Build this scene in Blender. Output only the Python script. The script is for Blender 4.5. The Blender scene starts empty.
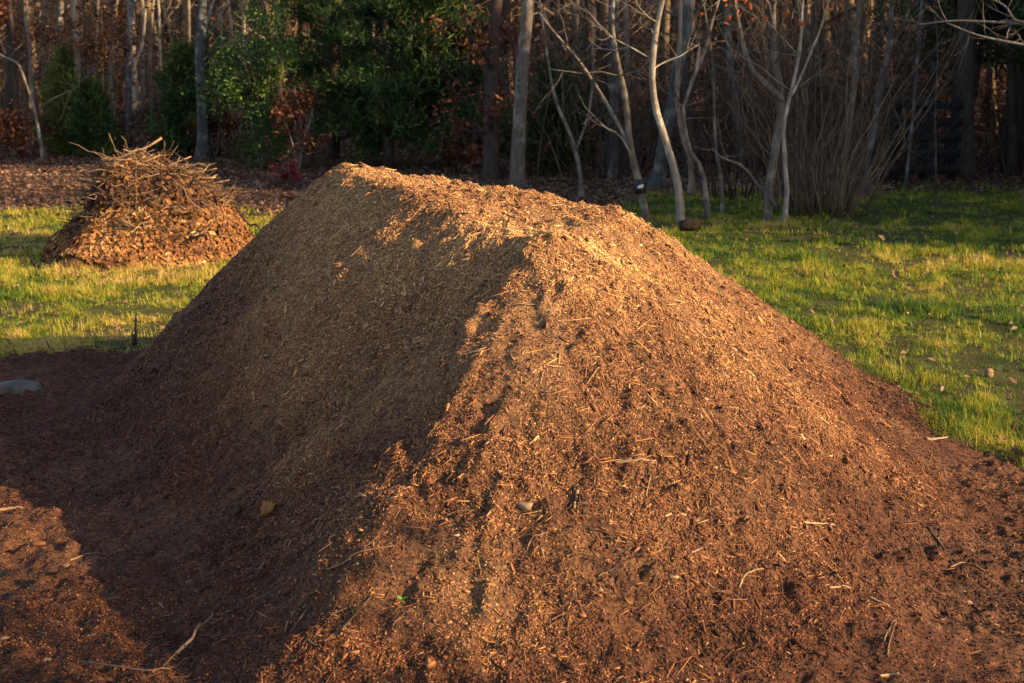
import bpy, math
import numpy as np
from mathutils import Vector

R = np.random.default_rng(7)
scene = bpy.context.scene
COL = scene.collection
rad = math.radians

# ------------------------------------------------------------------ camera
CAM_H, FPX, HORIZON = 1.9, 1300.0, 60.0
TH = math.atan((341.5 - HORIZON) / FPX)
cam_d = bpy.data.cameras.new('camera')
cam = bpy.data.objects.new('camera', cam_d)
COL.objects.link(cam)
cam.location = (0, 0, CAM_H)
cam.rotation_euler = (math.pi / 2 - TH, 0, 0)
cam_d.sensor_width = 36
cam_d.lens = 36 * FPX / 1024
cam_d.clip_start, cam_d.clip_end = 0.05, 2000
cam_d.dof.use_dof = True
cam_d.dof.focus_distance = 5.6
cam_d.dof.aperture_fstop = 6.0
scene.camera = cam


def ray(px, py):
    u, v = (px - 512) / FPX, -(py - 341.5) / FPX
    return np.array([u, math.cos(TH) + v * math.sin(TH), -math.sin(TH) + v * math.cos(TH)])


def at_z(px, py, z=0.0):
    d = ray(px, py)
    return np.array([0, 0, CAM_H]) + d * ((z - CAM_H) / d[2])


def at_y(px, py, Y):
    d = ray(px, py)
    return np.array([0, 0, CAM_H]) + d * (Y / d[1])


# ------------------------------------------------------------------ noise
def _h(ix, iy, s):
    n = (ix.astype(np.int64) * 374761393 + iy.astype(np.int64) * 668265263 + s * 1442695041) & 0xFFFFFFFF
    n = ((n ^ (n >> 13)) * 1274126177) & 0xFFFFFFFF
    n = ((n ^ (n >> 16)) * 2246822519) & 0xFFFFFFFF
    return ((n ^ (n >> 15)) & 0xFFFFFF) / float(0xFFFFFF)


def vnoise(x, y, s=0):
    x = np.asarray(x, float); y = np.asarray(y, float)
    xi, yi = np.floor(x), np.floor(y)
    fx, fy = x - xi, y - yi
    fx = fx * fx * (3 - 2 * fx); fy = fy * fy * (3 - 2 * fy)
    a, b = _h(xi, yi, s), _h(xi + 1, yi, s)
    c, d = _h(xi, yi + 1, s), _h(xi + 1, yi + 1, s)
    return (a + (b - a) * fx) * (1 - fy) + (c + (d - c) * fx) * fy - 0.5


def fbm(x, y, sc, oct=4, s=0, gain=0.5):
    t, a, f = 0, 1.0, 1.0 / sc
    for i in range(oct):
        c, q = math.cos(0.7 * i + 0.3), math.sin(0.7 * i + 0.3)
        t = t + a * vnoise((x * c - y * q) * f + 13.1 * i, (x * q + y * c) * f - 7.7 * i, s + i)
        a *= gain; f *= 2.03
    return t


# ------------------------------------------------------------------ terrain functions
def ground_z(x, y):
    x = np.asarray(x, float); y = np.asarray(y, float)
    t = np.clip((y - 27) / 33, 0, 1)
    rise = 4.6 * t * t * (3 - 2 * t)
    return 0.05 * fbm(x, y, 3.0, 3, 5) + rise - 0.0


# plateau of the mound: A = far left crest, B = near corner, C = right end of crest
_a, _b, _c = at_y(345, 164, 7.3), at_y(548, 236, 5.45), at_y(618, 214, 6.9)
PA, PB, PC = _a[:2], _b[:2], _c[:2]
ZA, ZB, ZC = _a[2], _b[2], _c[2]


def _plane():
    M = np.array([[*PA, 1], [*PB, 1], [*PC, 1]])
    return np.linalg.solve(M, np.array([ZA, ZB, ZC]))


PL = _plane()

_e = PB - PA
PD = PA + .55 * _e + .09 * np.array([_e[1], -_e[0]]) / np.hypot(*_e)
ASP = np.radians([0, 30, 70, 110, 150, 180, 205, 225, 240, 248, 258, 280, 300, 325, 360])
TAN = np.array([.72, .72, .72, .76, .90, .99, .99, .84, .62, .555, .56, .61, .66, .70, .72])


def mound_core(x, y):
    """height of the pile above the flat ground, no roughness"""
    x = np.asarray(x, float); y = np.asarray(y, float)
    P = np.stack([x, y], -1)
    best = np.full(x.shape, 1e9); qx = np.zeros_like(x); qy = np.zeros_like(x)
    V = [PA, PD, PB, PC]
    ins = np.ones(x.shape, bool)
    for i in range(4):
        a, b = V[i], V[(i + 1) % 4]
        e = b - a
        t = np.clip(((P - a) @ e) / (e @ e), 0, 1)
        cx, cy = a[0] + t * e[0], a[1] + t * e[1]
        d = np.hypot(x - cx, y - cy)
        m = d < best
        best = np.where(m, d, best); qx = np.where(m, cx, qx); qy = np.where(m, cy, qy)
        ins &= (e[0] * (y - a[1]) - e[1] * (x - a[0])) > 0
    d = np.where(ins, 0, best)
    qx = np.where(ins, x, qx); qy = np.where(ins, y, qy)
    # aspect from the middle of the pile, so that the faces meet in edges
    ang = np.mod(np.arctan2(y - qy, x - qx), 2 * math.pi)
    tn = np.interp(ang, ASP, TAN)
    r = 0.10
    dd = np.sqrt(d * d + r * r) - r
    return PL[0] * qx + PL[1] * qy + PL[2] - tn * dd


def _hit(px, py, near):
    d = ray(px, py); o0 = np.array([0, 0, CAM_H])
    ts = np.linspace(1.5, 12, 3000); p = o0 + d * ts[:, None]
    i = int(np.argmax(p[:, 2] < mound_core(p[:, 0], p[:, 1])))
    return o0 + d * (ts[i] - near)


SPINE = [np.array([*PB, ZB - .01]), _hit(492, 300, .07), _hit(440, 345, .13), _hit(402, 410, .13), _hit(384, 500, .08), _hit(350, 600, .02)]


def mound_base(x, y):
    h = mound_core(x, y)
    x = np.asarray(x, float); y = np.asarray(y, float)
    best = np.full(x.shape, -9.0)
    for a, b in zip(SPINE[:-1], SPINE[1:]):
        e = (b - a)[:2]
        t = np.clip(((x - a[0]) * e[0] + (y - a[1]) * e[1]) / (e @ e), 0, 1)
        d = np.hypot(x - a[0] - t * e[0], y - a[1] - t * e[1])
        best = np.maximum(best, a[2] + t * (b[2] - a[2]) - .85 * (np.sqrt(d * d + .0064) - .08))
    return smax(h, best - .02, .10)


def smax(a, b, k):
    h = np.clip(0.5 + 0.5 * (a - b) / k, 0, 1)
    return b + (a - b) * h + k * h * (1 - h)


def mulch_rough(x, y):
    ang = np.arctan2(y - 6.4, x + 0.1)
    r = np.hypot(x + 0.1, y - 6.4)
    g = 0.040 * fbm(x, y, 0.60, 3, 11) + 0.06 * fbm(x + 3, y, 1.1, 2, 15)
    g = g + 0.022 * fbm(x, y, 0.17, 3, 21)
    g = g + 0.024 * fbm(x, y, 0.055, 3, 31)
    g = g + 0.012 * fbm(ang * 9.0, r * 1.4, 0.5, 3, 41)     # rills running down the slope
    c = fbm(x, y, 0.13, 2, 51)
    g = g - 0.10 * np.clip(c - 0.36, 0, 1)                   # pits
    c2 = fbm(x + 5, y, 0.09, 2, 61)
    g = g + 0.09 * np.clip(c2 - 0.28, 0, 1)                  # clods
    return g


def mulch_z(x, y):
    mb = mound_base(x, y)
    return smax(mb, ground_z(x, y) * 0.6 + 0.012, 0.22) + mulch_rough(x, y)


def mulch_zone(x, y):
    """> 0 inside the mulched ground (metres-ish)"""
    n = 0.26 * fbm(x, y, 0.7, 3, 71) + 0.20 * fbm(x, y, 0.15, 3, 72)
    front = np.interp(x, [-7, -4, -2.2, -1.2, 1.6, 2.3, 2.6, 3.1, 4.0, 6.0], [8.4, 8.1, 8.45, 8.3, 7.1, 6.35, 6.05, 5.3, 4.0, 1.0]) - y
    return np.maximum(front, (mound_base(x, y) + 0.03) * 1.4) + n


def forest_zone(x, y):
    n = 1.6 * fbm(x, y, 2.5, 4, 81)
    yb = np.interp(x, [-12, -3, 0, 1.2, 2, 3, 8, 14], [16.6, 16.4, 15.2, 16.0, 18.2, 19.0, 19.8, 20])
    return y - yb + n


# ------------------------------------------------------------------ mesh helpers
def link(name, me, mat=None, parent=None, smooth=False):
    o = bpy.data.objects.new(name, me)
    COL.objects.link(o)
    if mat:
        me.materials.append(mat)
    if smooth:
        me.polygons.foreach_set('use_smooth', np.ones(len(me.polygons), bool))
    if parent:
        o.parent = parent
        o.matrix_parent_inverse.identity()
    return o


def raw_mesh(name, v, loops, starts, tint=None):
    me = bpy.data.meshes.new(name)
    me.vertices.add(len(v))
    me.vertices.foreach_set('co', np.ascontiguousarray(v, np.float32).ravel())
    me.loops.add(len(loops))
    me.loops.foreach_set('vertex_index', np.ascontiguousarray(loops, np.int32))
    me.polygons.add(len(starts))
    me.polygons.foreach_set('loop_start', np.ascontiguousarray(starts, np.int32))
    if tint is not None:
        a = me.attributes.new('tint', 'FLOAT', 'POINT')
        a.data.foreach_set('value', np.ascontiguousarray(tint, np.float32))
    me.update(calc_edges=True)
    return me


def instances(name, tv, tf, pos, T, S, N, tint, mat, parent=None, off=None, smooth=False):
    """one mesh of many copies of a small template (tv, tf); T,S,N are the scaled axes of each copy"""
    tv = np.asarray(tv, float); k = len(tv); n = len(pos)
    v = pos[:, None, :] + tv[None, :, 0:1] * T[:, None, :] + tv[None, :, 1:2] * S[:, None, :] + tv[None, :, 2:3] * N[:, None, :]
    if off is not None:
        v = v - off
    fl = np.concatenate([np.array(f) for f in tf]); ln = np.array([len(f) for f in tf])
    loops = (np.arange(n)[:, None] * k + fl[None, :]).ravel()
    st0 = np.concatenate([[0], np.cumsum(ln)[:-1]])
    starts = (np.arange(n)[:, None] * ln.sum() + st0[None, :]).ravel()
    me = raw_mesh(name, v.reshape(-1, 3), loops, starts, np.repeat(tint, k))
    return link(name, me, mat, parent, smooth)


CHIP_V = [(-.5, -.5, 0), (-.5, .4, .1), (-.45, 0, 1), (.5, -.35, .15), (.5, .5, 0), (.42, .1, .9)]
CHIP_F = [(0, 2, 1), (3, 4, 5), (0, 1, 4, 3), (1, 2, 5, 4), (2, 0, 3, 5)]
GRAIN_V = [(-.5, 0, .1), (.5, .1, 0), (0, -.5, .05), (.1, .5, 0), (0, .05, .5), (0, 0, -.4)]
GRAIN_F = [(0, 2, 4), (2, 1, 4), (1, 3, 4), (3, 0, 4), (2, 0, 5), (1, 2, 5), (3, 1, 5), (0, 3, 5)]
LEAF_V = [(-.5, 0, 0), (-.1, -.38, .22), (.2, -.3, .12), (.5, 0, .1), (.2, .3, .2), (-.1, .38, .14), (-.02, 0, 0)]
LEAF_F = [(0, 1, 6), (1, 2, 6), (2, 3, 6), (3, 4, 6), (4, 5, 6), (5, 0, 6)]
SPRAY_V = [(0, 0, 0), (.35, -.5, .06), (1, 0, -.1), (.35, .5, .06)]
SPRAY_F = [(0, 1, 2), (0, 2, 3)]
BLADE_V = [(0, -.5, 0), (0, .5, 0), (.12, -.35, .55), (.12, .35, .55), (.55, 0, 1)]
BLADE_F = [(0, 1, 3, 2), (2, 3, 4)]


def unit(a):
    return a / np.maximum(np.linalg.norm(a, axis=-1, keepdims=True), 1e-9)


def rand_frames(n, up, flat):
    """random frame round the normals `up`; flat=1 lies on the surface"""
    a = unit(R.normal(size=(n, 3)))
    nn = unit(up + (1 - flat) * R.normal(size=(n, 3)))
    t = unit(a - (a * nn).sum(1, keepdims=True) * nn)
    return t, np.cross(nn, t), nn


class MB:
    """collects tubes and polygons, builds one mesh"""
    def __init__(s):
        s.v, s.f, s.t, s.n = [], [], [], 0

    def add(s, v, f, tint=0.5):
        s.v.append(np.asarray(v, float)); s.t.append(np.full(len(v), tint))
        s.f += [tuple(i + s.n for i in q) for q in f]
        s.n += len(v)

    def tube(s, pts, rs, seg=6, tint=0.5, rough=0.0):
        pts = np.asarray(pts, float); rs = np.asarray(rs, float)
        m = len(pts)
        tg = unit(np.gradient(pts, axis=0))
        ref = np.array([0.31, 0.9, 0.22]) if abs(tg[0][2]) > 0.6 else np.array([0.1, 0.2, 1.0])
        u = unit(np.cross(tg, ref)); w = np.cross(tg, u)
        a = np.arange(seg) * 2 * math.pi / seg
        rr = rs[:, None] * (1 + (rough * R.normal(size=(m, seg)) if rough else 0))
        v = pts[:, None, :] + (np.cos(a)[None, :, None] * u[:, None, :] + np.sin(a)[None, :, None] * w[:, None, :]) * rr[..., None]
        f = []
        for i in range(m - 1):
            for j in range(seg):
                k = (j + 1) % seg
                f.append((i * seg + j, i * seg + k, (i + 1) * seg + k, (i + 1) * seg + j))
        f.append(tuple(range(seg))[::-1]); f.append(tuple((m - 1) * seg + j for j in range(seg)))
        s.add(v.reshape(-1, 3), f, tint)

    def build(s, name, mat, parent=None, off=None, smooth=True):
        v = np.concatenate(s.v)
        if off is not None:
            v = v - off
        ln = np.array([len(q) for q in s.f])
        loops = np.fromiter((i for q in s.f for i in q), np.int32)
        me = raw_mesh(name, v, loops, np.concatenate([[0], np.cumsum(ln)[:-1]]), np.concatenate(s.t))
        return link(name, me, mat, parent, smooth)


def tag(o, label=None, cat=None, group=None, kind=None):
    if label: o['label'] = label
    if cat: o['category'] = cat
    if group: o['group'] = group
    if kind: o['kind'] = kind
    return o


def empty(name, loc, label, cat, group=None):
    o = bpy.data.objects.new(name, None)
    COL.objects.link(o)
    o.location = tuple(float(c) for c in loc)
    o.empty_display_size = 0.2
    return tag(o, label, cat, group)


def smooth_path(pts, n):
    """Catmull-Rom resample"""
    pts = np.asarray(pts, float)
    if len(pts) < 3:
        t = np.linspace(0, 1, n)[:, None]
        return pts[0] * (1 - t) + pts[-1] * t
    P = np.vstack([2 * pts[0] - pts[1], pts, 2 * pts[-1] - pts[-2]])
    out = []
    for q in np.linspace(0, len(pts) - 1 - 1e-6, n):
        i = int(q); t = q - i
        a, b, c, d = P[i:i + 4]
        out.append(0.5 * (2 * b + (c - a) * t + (2 * a - 5 * b + 4 * c - d) * t * t + (3 * b - a - 3 * c + d) * t ** 3))
    return np.array(out)


# ------------------------------------------------------------------ materials
def new_mat(name):
    m = bpy.data.materials.new(name)
    m.use_nodes = True
    nt = m.node_tree
    return m, nt, nt.nodes, nt.links, nt.nodes['Principled BSDF']


def ramp(nodes, stops):
    r = nodes.new('ShaderNodeValToRGB')
    e = r.color_ramp.elements
    while len(e) < len(stops):
        e.new(0.5)
    for i, (p, c) in enumerate(stops):
        e[i].position = p; e[i].color = (*c, 1)
    return r


def noise(nodes, links, vec, scale, detail=4, rough=0.55):
    n = nodes.new('ShaderNodeTexNoise')
    n.inputs['Scale'].default_value = scale
    n.inputs['Detail'].default_value = detail
    n.inputs['Roughness'].default_value = rough
    links.new(vec, n.inputs['Vector'])
    return n


def mix(nodes, links, fac, a, b, mode='MIX'):
    m = nodes.new('ShaderNodeMix'); m.data_type = 'RGBA'; m.blend_type = mode
    for s, val in ((m.inputs[0], fac), (m.inputs[6], a), (m.inputs[7], b)):
        if isinstance(val, (int, float)): s.default_value = val
        elif isinstance(val, tuple): s.default_value = (*val, 1)
        else: links.new(val, s)
    return m.outputs[2]


def geo_pos(nodes):
    return nodes.new('ShaderNodeNewGeometry').outputs['Position']


def maprange(nodes, links, v, a, b, c=0.0, d=1.0):
    m = nodes.new('ShaderNodeMapRange')
    links.new(v, m.inputs[0])
    for i, q in enumerate((a, b, c, d)):
        m.inputs[i + 1].default_value = q
    return m.outputs[0]


def bump(nodes, links, h, strength, dist, bsdf):
    b = nodes.new('ShaderNodeBump')
    b.inputs['Strength'].default_value = strength
    b.inputs['Distance'].default_value = dist
    links.new(h, b.inputs['Height'])
    links.new(b.outputs[0], bsdf.inputs['Normal'])


def mulch_mat():
    m, nt, N, L, B = new_mat('mulch')
    p = geo_pos(N)
    big = noise(N, L, p, 1.3, 5, 0.6)
    mid = noise(N, L, p, 14, 6, 0.65)
    fine = noise(N, L, p, 120, 5, 0.7)
    vor = N.new('ShaderNodeTexVoronoi'); vor.inputs['Scale'].default_value = 95
    L.new(p, vor.inputs['Vector'])
    sep = N.new('ShaderNodeSeparateXYZ'); L.new(p, sep.inputs[0])
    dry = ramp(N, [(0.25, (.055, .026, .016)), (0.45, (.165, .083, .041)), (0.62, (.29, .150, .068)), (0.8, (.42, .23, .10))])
    damp_shade = ramp(N, [(0.25, (.016, .007, .005)), (0.45, (.058, .023, .013)), (0.62, (.12, .047, .023)), (0.82, (.20, .085, .041))])  # damp low mulch, deepened further to paint in the dark lower corners
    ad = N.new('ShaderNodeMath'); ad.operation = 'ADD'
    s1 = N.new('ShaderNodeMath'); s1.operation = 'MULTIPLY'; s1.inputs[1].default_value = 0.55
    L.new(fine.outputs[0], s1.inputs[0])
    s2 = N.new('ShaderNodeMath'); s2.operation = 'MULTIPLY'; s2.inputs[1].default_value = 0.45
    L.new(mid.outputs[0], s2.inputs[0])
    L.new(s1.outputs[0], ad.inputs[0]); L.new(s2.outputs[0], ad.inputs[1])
    L.new(ad.outputs[0], dry.inputs[0]); L.new(ad.outputs[0], damp_shade.inputs[0])
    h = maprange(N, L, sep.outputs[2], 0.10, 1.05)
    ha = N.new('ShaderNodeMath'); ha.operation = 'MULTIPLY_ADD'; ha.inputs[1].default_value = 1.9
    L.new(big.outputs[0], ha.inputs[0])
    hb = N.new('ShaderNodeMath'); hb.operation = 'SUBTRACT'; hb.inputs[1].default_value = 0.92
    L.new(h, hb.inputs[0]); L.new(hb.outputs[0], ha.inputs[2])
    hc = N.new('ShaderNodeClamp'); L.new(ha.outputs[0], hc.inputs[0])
    c = mix(N, L, hc.outputs[0], damp_shade.outputs[0], dry.outputs[0])
    vsep = N.new('ShaderNodeSeparateColor'); L.new(vor.outputs['Color'], vsep.inputs[0])
    vr = ramp(N, [(0.0, (.35, .33, .33)), (0.5, (.9, .9, .9)), (0.93, (1.35, 1.3, 1.2)), (1.0, (1.9, 1.8, 1.6))])
    L.new(vsep.outputs[0], vr.inputs[0])
    c2 = mix(N, L, 0.8, c, vr.outputs[0], 'MULTIPLY')
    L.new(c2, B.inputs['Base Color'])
    B.inputs['Roughness'].default_value = 0.95
    B.inputs['Specular IOR Level'].default_value = 0.15
    bump(N, L, ad.outputs[0], 1.0, 0.02, B)
    return m


def tint_mat(name, stops, rough=0.85, spec=0.2, transl=0.0, patch=None, nscale=0):
    m, nt, N, L, B = new_mat(name)
    a = N.new('ShaderNodeAttribute'); a.attribute_name = 'tint'
    r = ramp(N, stops)
    L.new(a.outputs['Fac'], r.inputs[0])
    c = r.outputs[0]
    if nscale:
        n = noise(N, L, geo_pos(N), nscale, 4, 0.6)
        rr = ramp(N, [(0.3, (.55, .53, .5)), (0.7, (1.25, 1.22, 1.15))])
        L.new(n.outputs[0], rr.inputs[0])
        c = mix(N, L, 1.0, c, rr.outputs[0], 'MULTIPLY')
    L.new(c, B.inputs['Base Color'])
    B.inputs['Roughness'].default_value = rough
    B.inputs['Specular IOR Level'].default_value = spec
    if transl:
        t = N.new('ShaderNodeBsdfTranslucent'); L.new(c, t.inputs[0])
        ms = N.new('ShaderNodeMixShader'); ms.inputs[0].default_value = transl
        L.new(B.outputs[0], ms.inputs[1]); L.new(t.outputs[0], ms.inputs[2])
        L.new(ms.outputs[0], N['Material Output'].inputs[0])
    return m


def bark_mat(name, dark, light, scale=18, lichen=None):
    m, nt, N, L, B = new_mat(name)
    p = geo_pos(N)
    mp = N.new('ShaderNodeMapping'); mp.inputs['Scale'].default_value = (1, 1, 0.22)
    L.new(p, mp.inputs[0])
    n = noise(N, L, mp.outputs[0], scale, 6, 0.7)
    r = ramp(N, [(0.3, dark), (0.7, light)])
    L.new(n.outputs[0], r.inputs[0])
    c = r.outputs[0]
    if lichen:
        n2 = noise(N, L, p, 5, 4, 0.6)
        r2 = ramp(N, [(0.5, (0, 0, 0)), (0.66, (1, 1, 1))])
        L.new(n2.outputs[0], r2.inputs[0])
        c = mix(N, L, r2.outputs[0], c, lichen)
    L.new(c, B.inputs['Base Color'])
    B.inputs['Roughness'].default_value = 0.9
    B.inputs['Specular IOR Level'].default_value = 0.15
    bump(N, L, n.outputs[0], 0.9, 0.03, B)
    return m


def soil_mat(name, stops, scale, bs=0.03):
    m, nt, N, L, B = new_mat(name)
    p = geo_pos(N)
    a = noise(N, L, p, scale, 8, 0.7)
    b = noise(N, L, p, scale * 0.06, 4, 0.6)
    ad = N.new('ShaderNodeMath'); ad.operation = 'ADD'
    L.new(a.outputs[0], ad.inputs[0]); L.new(b.outputs[0], ad.inputs[1])
    hf = N.new('ShaderNodeMath'); hf.operation = 'MULTIPLY'; hf.inputs[1].default_value = 0.5
    L.new(ad.outputs[0], hf.inputs[0])
    r = ramp(N, stops); L.new(hf.outputs[0], r.inputs[0])
    L.new(r.outputs[0], B.inputs['Base Color'])
    B.inputs['Roughness'].default_value = 1.0
    B.inputs['Specular IOR Level'].default_value = 0.1
    bump(N, L, a.outputs[0], 0.8, bs, B)
    return m


def plain_mat(name, col, rough=0.8, nscale=30, var=0.35, metallic=0.0):
    m, nt, N, L, B = new_mat(name)
    n = noise(N, L, geo_pos(N), nscale, 5, 0.6)
    lo = tuple(c * (1 - var) for c in col); hi = tuple(min(1, c * (1 + var)) for c in col)
    r = ramp(N, [(0.3, lo), (0.7, hi)]); L.new(n.outputs[0], r.inputs[0])
    L.new(r.outputs[0], B.inputs['Base Color'])
    B.inputs['Roughness'].default_value = rough
    B.inputs['Metallic'].default_value = metallic
    B.inputs['Specular IOR Level'].default_value = 0.25
    bump(N, L, n.outputs[0], 0.5, 0.01, B)
    return m


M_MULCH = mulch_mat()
CHIP_STOPS = [(0.0, (.020, .009, .007)), (0.3, (.084, .033, .018)), (0.55, (.20, .086, .038)), (0.78, (.36, .18, .074)), (0.93, (.42, .24, .105)), (1.0, (.48, .33, .18))]
M_CHIP = tint_mat('wood_chips', CHIP_STOPS, 0.85, 0.2)


def damp_and_shade(m):  # damp staining by height, plus shade of the left face painted in
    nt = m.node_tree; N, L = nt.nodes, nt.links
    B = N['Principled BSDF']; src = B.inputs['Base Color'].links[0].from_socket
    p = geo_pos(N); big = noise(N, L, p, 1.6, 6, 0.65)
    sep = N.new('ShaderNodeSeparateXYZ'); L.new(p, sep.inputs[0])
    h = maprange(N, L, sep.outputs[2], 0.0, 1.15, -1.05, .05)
    left_shade = maprange(N, L, sep.outputs[0], -1.1, .15, -.32, 0)  # darkens towards the left: the left face's shade put into the chip colour
    hs = N.new('ShaderNodeMath'); hs.operation = 'ADD'; L.new(h, hs.inputs[0]); L.new(left_shade, hs.inputs[1])
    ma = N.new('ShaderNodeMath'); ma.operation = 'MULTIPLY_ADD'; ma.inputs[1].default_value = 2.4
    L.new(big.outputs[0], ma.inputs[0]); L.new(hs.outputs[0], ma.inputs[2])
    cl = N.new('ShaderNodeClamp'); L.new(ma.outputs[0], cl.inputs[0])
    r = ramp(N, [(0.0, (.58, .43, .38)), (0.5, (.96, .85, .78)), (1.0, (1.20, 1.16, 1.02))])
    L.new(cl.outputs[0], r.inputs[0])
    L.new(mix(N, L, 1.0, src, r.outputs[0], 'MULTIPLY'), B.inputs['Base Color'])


damp_and_shade(M_CHIP)
M_GRASS = tint_mat('grass', [(0.0, (.020, .050, .008)), (0.3, (.075, .140, .010)), (0.55, (.22, .24, .013)), (0.78, (.41, .31, .025)), (1.0, (.52, .34, .10))], 0.6, 0.3, 0.42)
M_LEAF = tint_mat('dead_leaf', [(0.0, (.030, .015, .010)), (0.35, (.085, .040, .024)), (0.65, (.16, .080, .045)), (0.9, (.27, .15, .082)), (1.0, (.36, .24, .14))], 0.7, 0.3, 0.2)
M_PILELEAF = tint_mat('pile_leaf', [(0.0, (.035, .014, .008)), (0.35, (.13, .048, .017)), (0.65, (.27, .110, .030)), (0.9, (.40, .20, .06)), (1.0, (.50, .34, .16))], 0.75, 0.3, 0.15)
M_RUST = tint_mat('rust_leaf', [(0.0, (.028, .009, .006)), (0.5, (.10, .032, .014)), (1.0, (.25, .085, .032))], 0.6, 0.3, 0.35)
M_REDLEAF = tint_mat('red_leaf', [(0.0, (.06, .008, .008)), (1.0, (.30, .03, .03))], 0.6, 0.3, 0.35)
M_ORANGE = tint_mat('orange_leaf', [(0.0, (.25, .05, .012)), (1.0, (.55, .15, .03))], 0.6, 0.3, 0.4)
M_CEDAR = tint_mat('cedar_foliage', [(0.0, (.008, .020, .008)), (0.5, (.036, .070, .018)), (0.85, (.095, .125, .026)), (1.0, (.15, .15, .04))], 0.7, 0.2, 0.2)
M_HOLLY = tint_mat('holly_leaf', [(0.0, (.008, .022, .006)), (0.5, (.030, .070, .012)), (1.0, (.12, .16, .022))], 0.6, 0.25, 0.25)
M_PINE = tint_mat('pine_needle', [(0.0, (.03, .05, .010)), (1.0, (.15, .17, .03))], 0.6, 0.3, 0.25)
M_BARK_GREY = bark_mat('bark_grey', (.040, .030, .025), (.150, .116, .095), 22, (.20, .17, .145))
M_BARK_PALE = bark_mat('bark_pale', (.10, .077, .062), (.27, .215, .172), 16, (.34, .29, .24))
M_BARK_DARK = bark_mat('bark_dark', (.018, .013, .011), (.075, .052, .042), 22)
M_BARK_BLUE = bark_mat('bark_bluish', (.028, .025, .025), (.085, .075, .070), 22, (.15, .14, .125))
M_BARK_TAN = bark_mat('bark_tan', (.10, .070, .050), (.30, .22, .155), 20)
M_TWIG = tint_mat('twigs', [(0.0, (.018, .012, .010)), (0.5, (.065, .043, .031)), (1.0, (.19, .135, .092))], 0.9, 0.15, 0, None, 9)
M_STICK = tint_mat('dry_sticks', [(0.0, (.05, .032, .022)), (0.5, (.19, .115, .065)), (1.0, (.42, .29, .17))], 0.85, 0.2, 0, None, 40)
M_LAWN = soil_mat('lawn_soil', [(0.3, (.020, .022, .007)), (0.5, (.050, .045, .014)), (0.7, (.115, .085, .034))], 55)
M_FLOOR = soil_mat('leaf_litter', [(0.3, (.025, .013, .009)), (0.5, (.075, .040, .025)), (0.7, (.14, .080, .050))], 18)
M_PILESTICK = tint_mat('pile_sticks', [(0.0, (.030, .018, .012)), (0.5, (.120, .066, .036)), (1.0, (.33, .20, .11))], 0.85, 0.2, 0, None, 30)
M_HEAP = soil_mat('heap_core', [(0.3, (.03, .014, .007)), (0.5, (.10, .045, .016)), (0.7, (.2, .095, .03))], 25)
M_STONE = plain_mat('pale_stone', (.085, .064, .052), 0.95, 9, 0.6)
M_TANSTONE = plain_mat('tan_stone', (.20, .115, .06), 0.85, 40)
M_METAL = plain_mat('rusty_metal', (.07, .045, .035), 0.6, 60, 0.4, 0.5)
M_STRAP = plain_mat('grey_strap', (.10, .11, .13), 0.45, 30)
M_STRAPD = plain_mat('black_strap', (.012, .012, .014), 0.5, 30)
M_PLASTIC = plain_mat('pale_plastic', (.5, .5, .52), 0.35, 30)
M_GREEN = tint_mat('seedling', [(0.0, (.05, .16, .02)), (1.0, (.16, .38, .05))], 0.5, 0.4, 0.35)
M_LOG = bark_mat('log_bark', (.014, .009, .007), (.045, .027, .019), 30)
M_FENCE = plain_mat('weathered_boards', (.011, .010, .0095), 0.9, 12, 0.4)
M_CUT = plain_mat('cut_wood', (.42, .29, .16), 0.8, 60)

# ------------------------------------------------------------------ light, world
AZ, EL = rad(-20.0), rad(20.0)
S = Vector((math.cos(AZ) * math.cos(EL), math.sin(AZ) * math.cos(EL), math.sin(EL)))
ld = bpy.data.lights.new('sun', 'SUN'); ld.energy = 5.0; ld.angle = rad(0.55); ld.color = (1.0, 0.745, 0.39)
lo = bpy.data.objects.new('sun', ld); COL.objects.link(lo)
lo.rotation_euler = (-S).to_track_quat('-Z', 'Y').to_euler(); lo.location = (20, -6, 12)
w = bpy.data.worlds.new('World'); scene.world = w; w.use_nodes = True
sk = w.node_tree.nodes.new('ShaderNodeTexSky'); sk.sky_type = 'NISHITA'; sk.sun_disc = False
sk.sun_elevation = EL; sk.sun_rotation = math.atan2(S.x, S.y)
w.node_tree.links.new(sk.outputs[0], w.node_tree.nodes['Background'].inputs[0])
w.node_tree.nodes['Background'].inputs[1].default_value = 0.125
vs = scene.view_settings
vs.view_transform = 'Standard'; vs.look = 'None'; vs.exposure = 1.58; vs.gamma = 1; vs.use_curve_mapping = False

# ------------------------------------------------------------------ ground sheets
gx = np.concatenate([np.linspace(-260, -16, 45)[:-1], np.arange(-16, 16, .09), np.linspace(16, 260, 45)])
gy = np.concatenate([np.linspace(-60, -1, 14)[:-1], np.arange(-1, 24, .09), np.arange(24, 62, .6), np.linspace(62, 500, 40)])
GX, GY = np.meshgrid(gx, gy)
mz = mulch_zone(GX, GY)
GZ = ground_z(GX, GY) + 0.03 * fbm(GX, GY, 0.35, 3, 91) * (GY < 30) - 0.10 * np.clip(mz / 0.25, 0, 1)
nx, ny = len(gx), len(gy)
gv = np.stack([GX, GY, GZ], -1).reshape(-1, 3)
ii, jj = np.meshgrid(np.arange(nx - 1), np.arange(ny - 1))
gq = np.stack([jj * nx + ii, jj * nx + ii + 1, (jj + 1) * nx + ii + 1, (jj + 1) * nx + ii], -1).reshape(-1, 4)
cxy = gv[gq].mean(1)
isf = forest_zone(cxy[:, 0], cxy[:, 1]) > 0


def sub_mesh(name, v, q, mat):
    idx, inv = np.unique(q.ravel(), return_inverse=True)
    me = raw_mesh(name, v[idx], inv, np.arange(len(q)) * 4)
    return link(name, me, mat, None, True)


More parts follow.
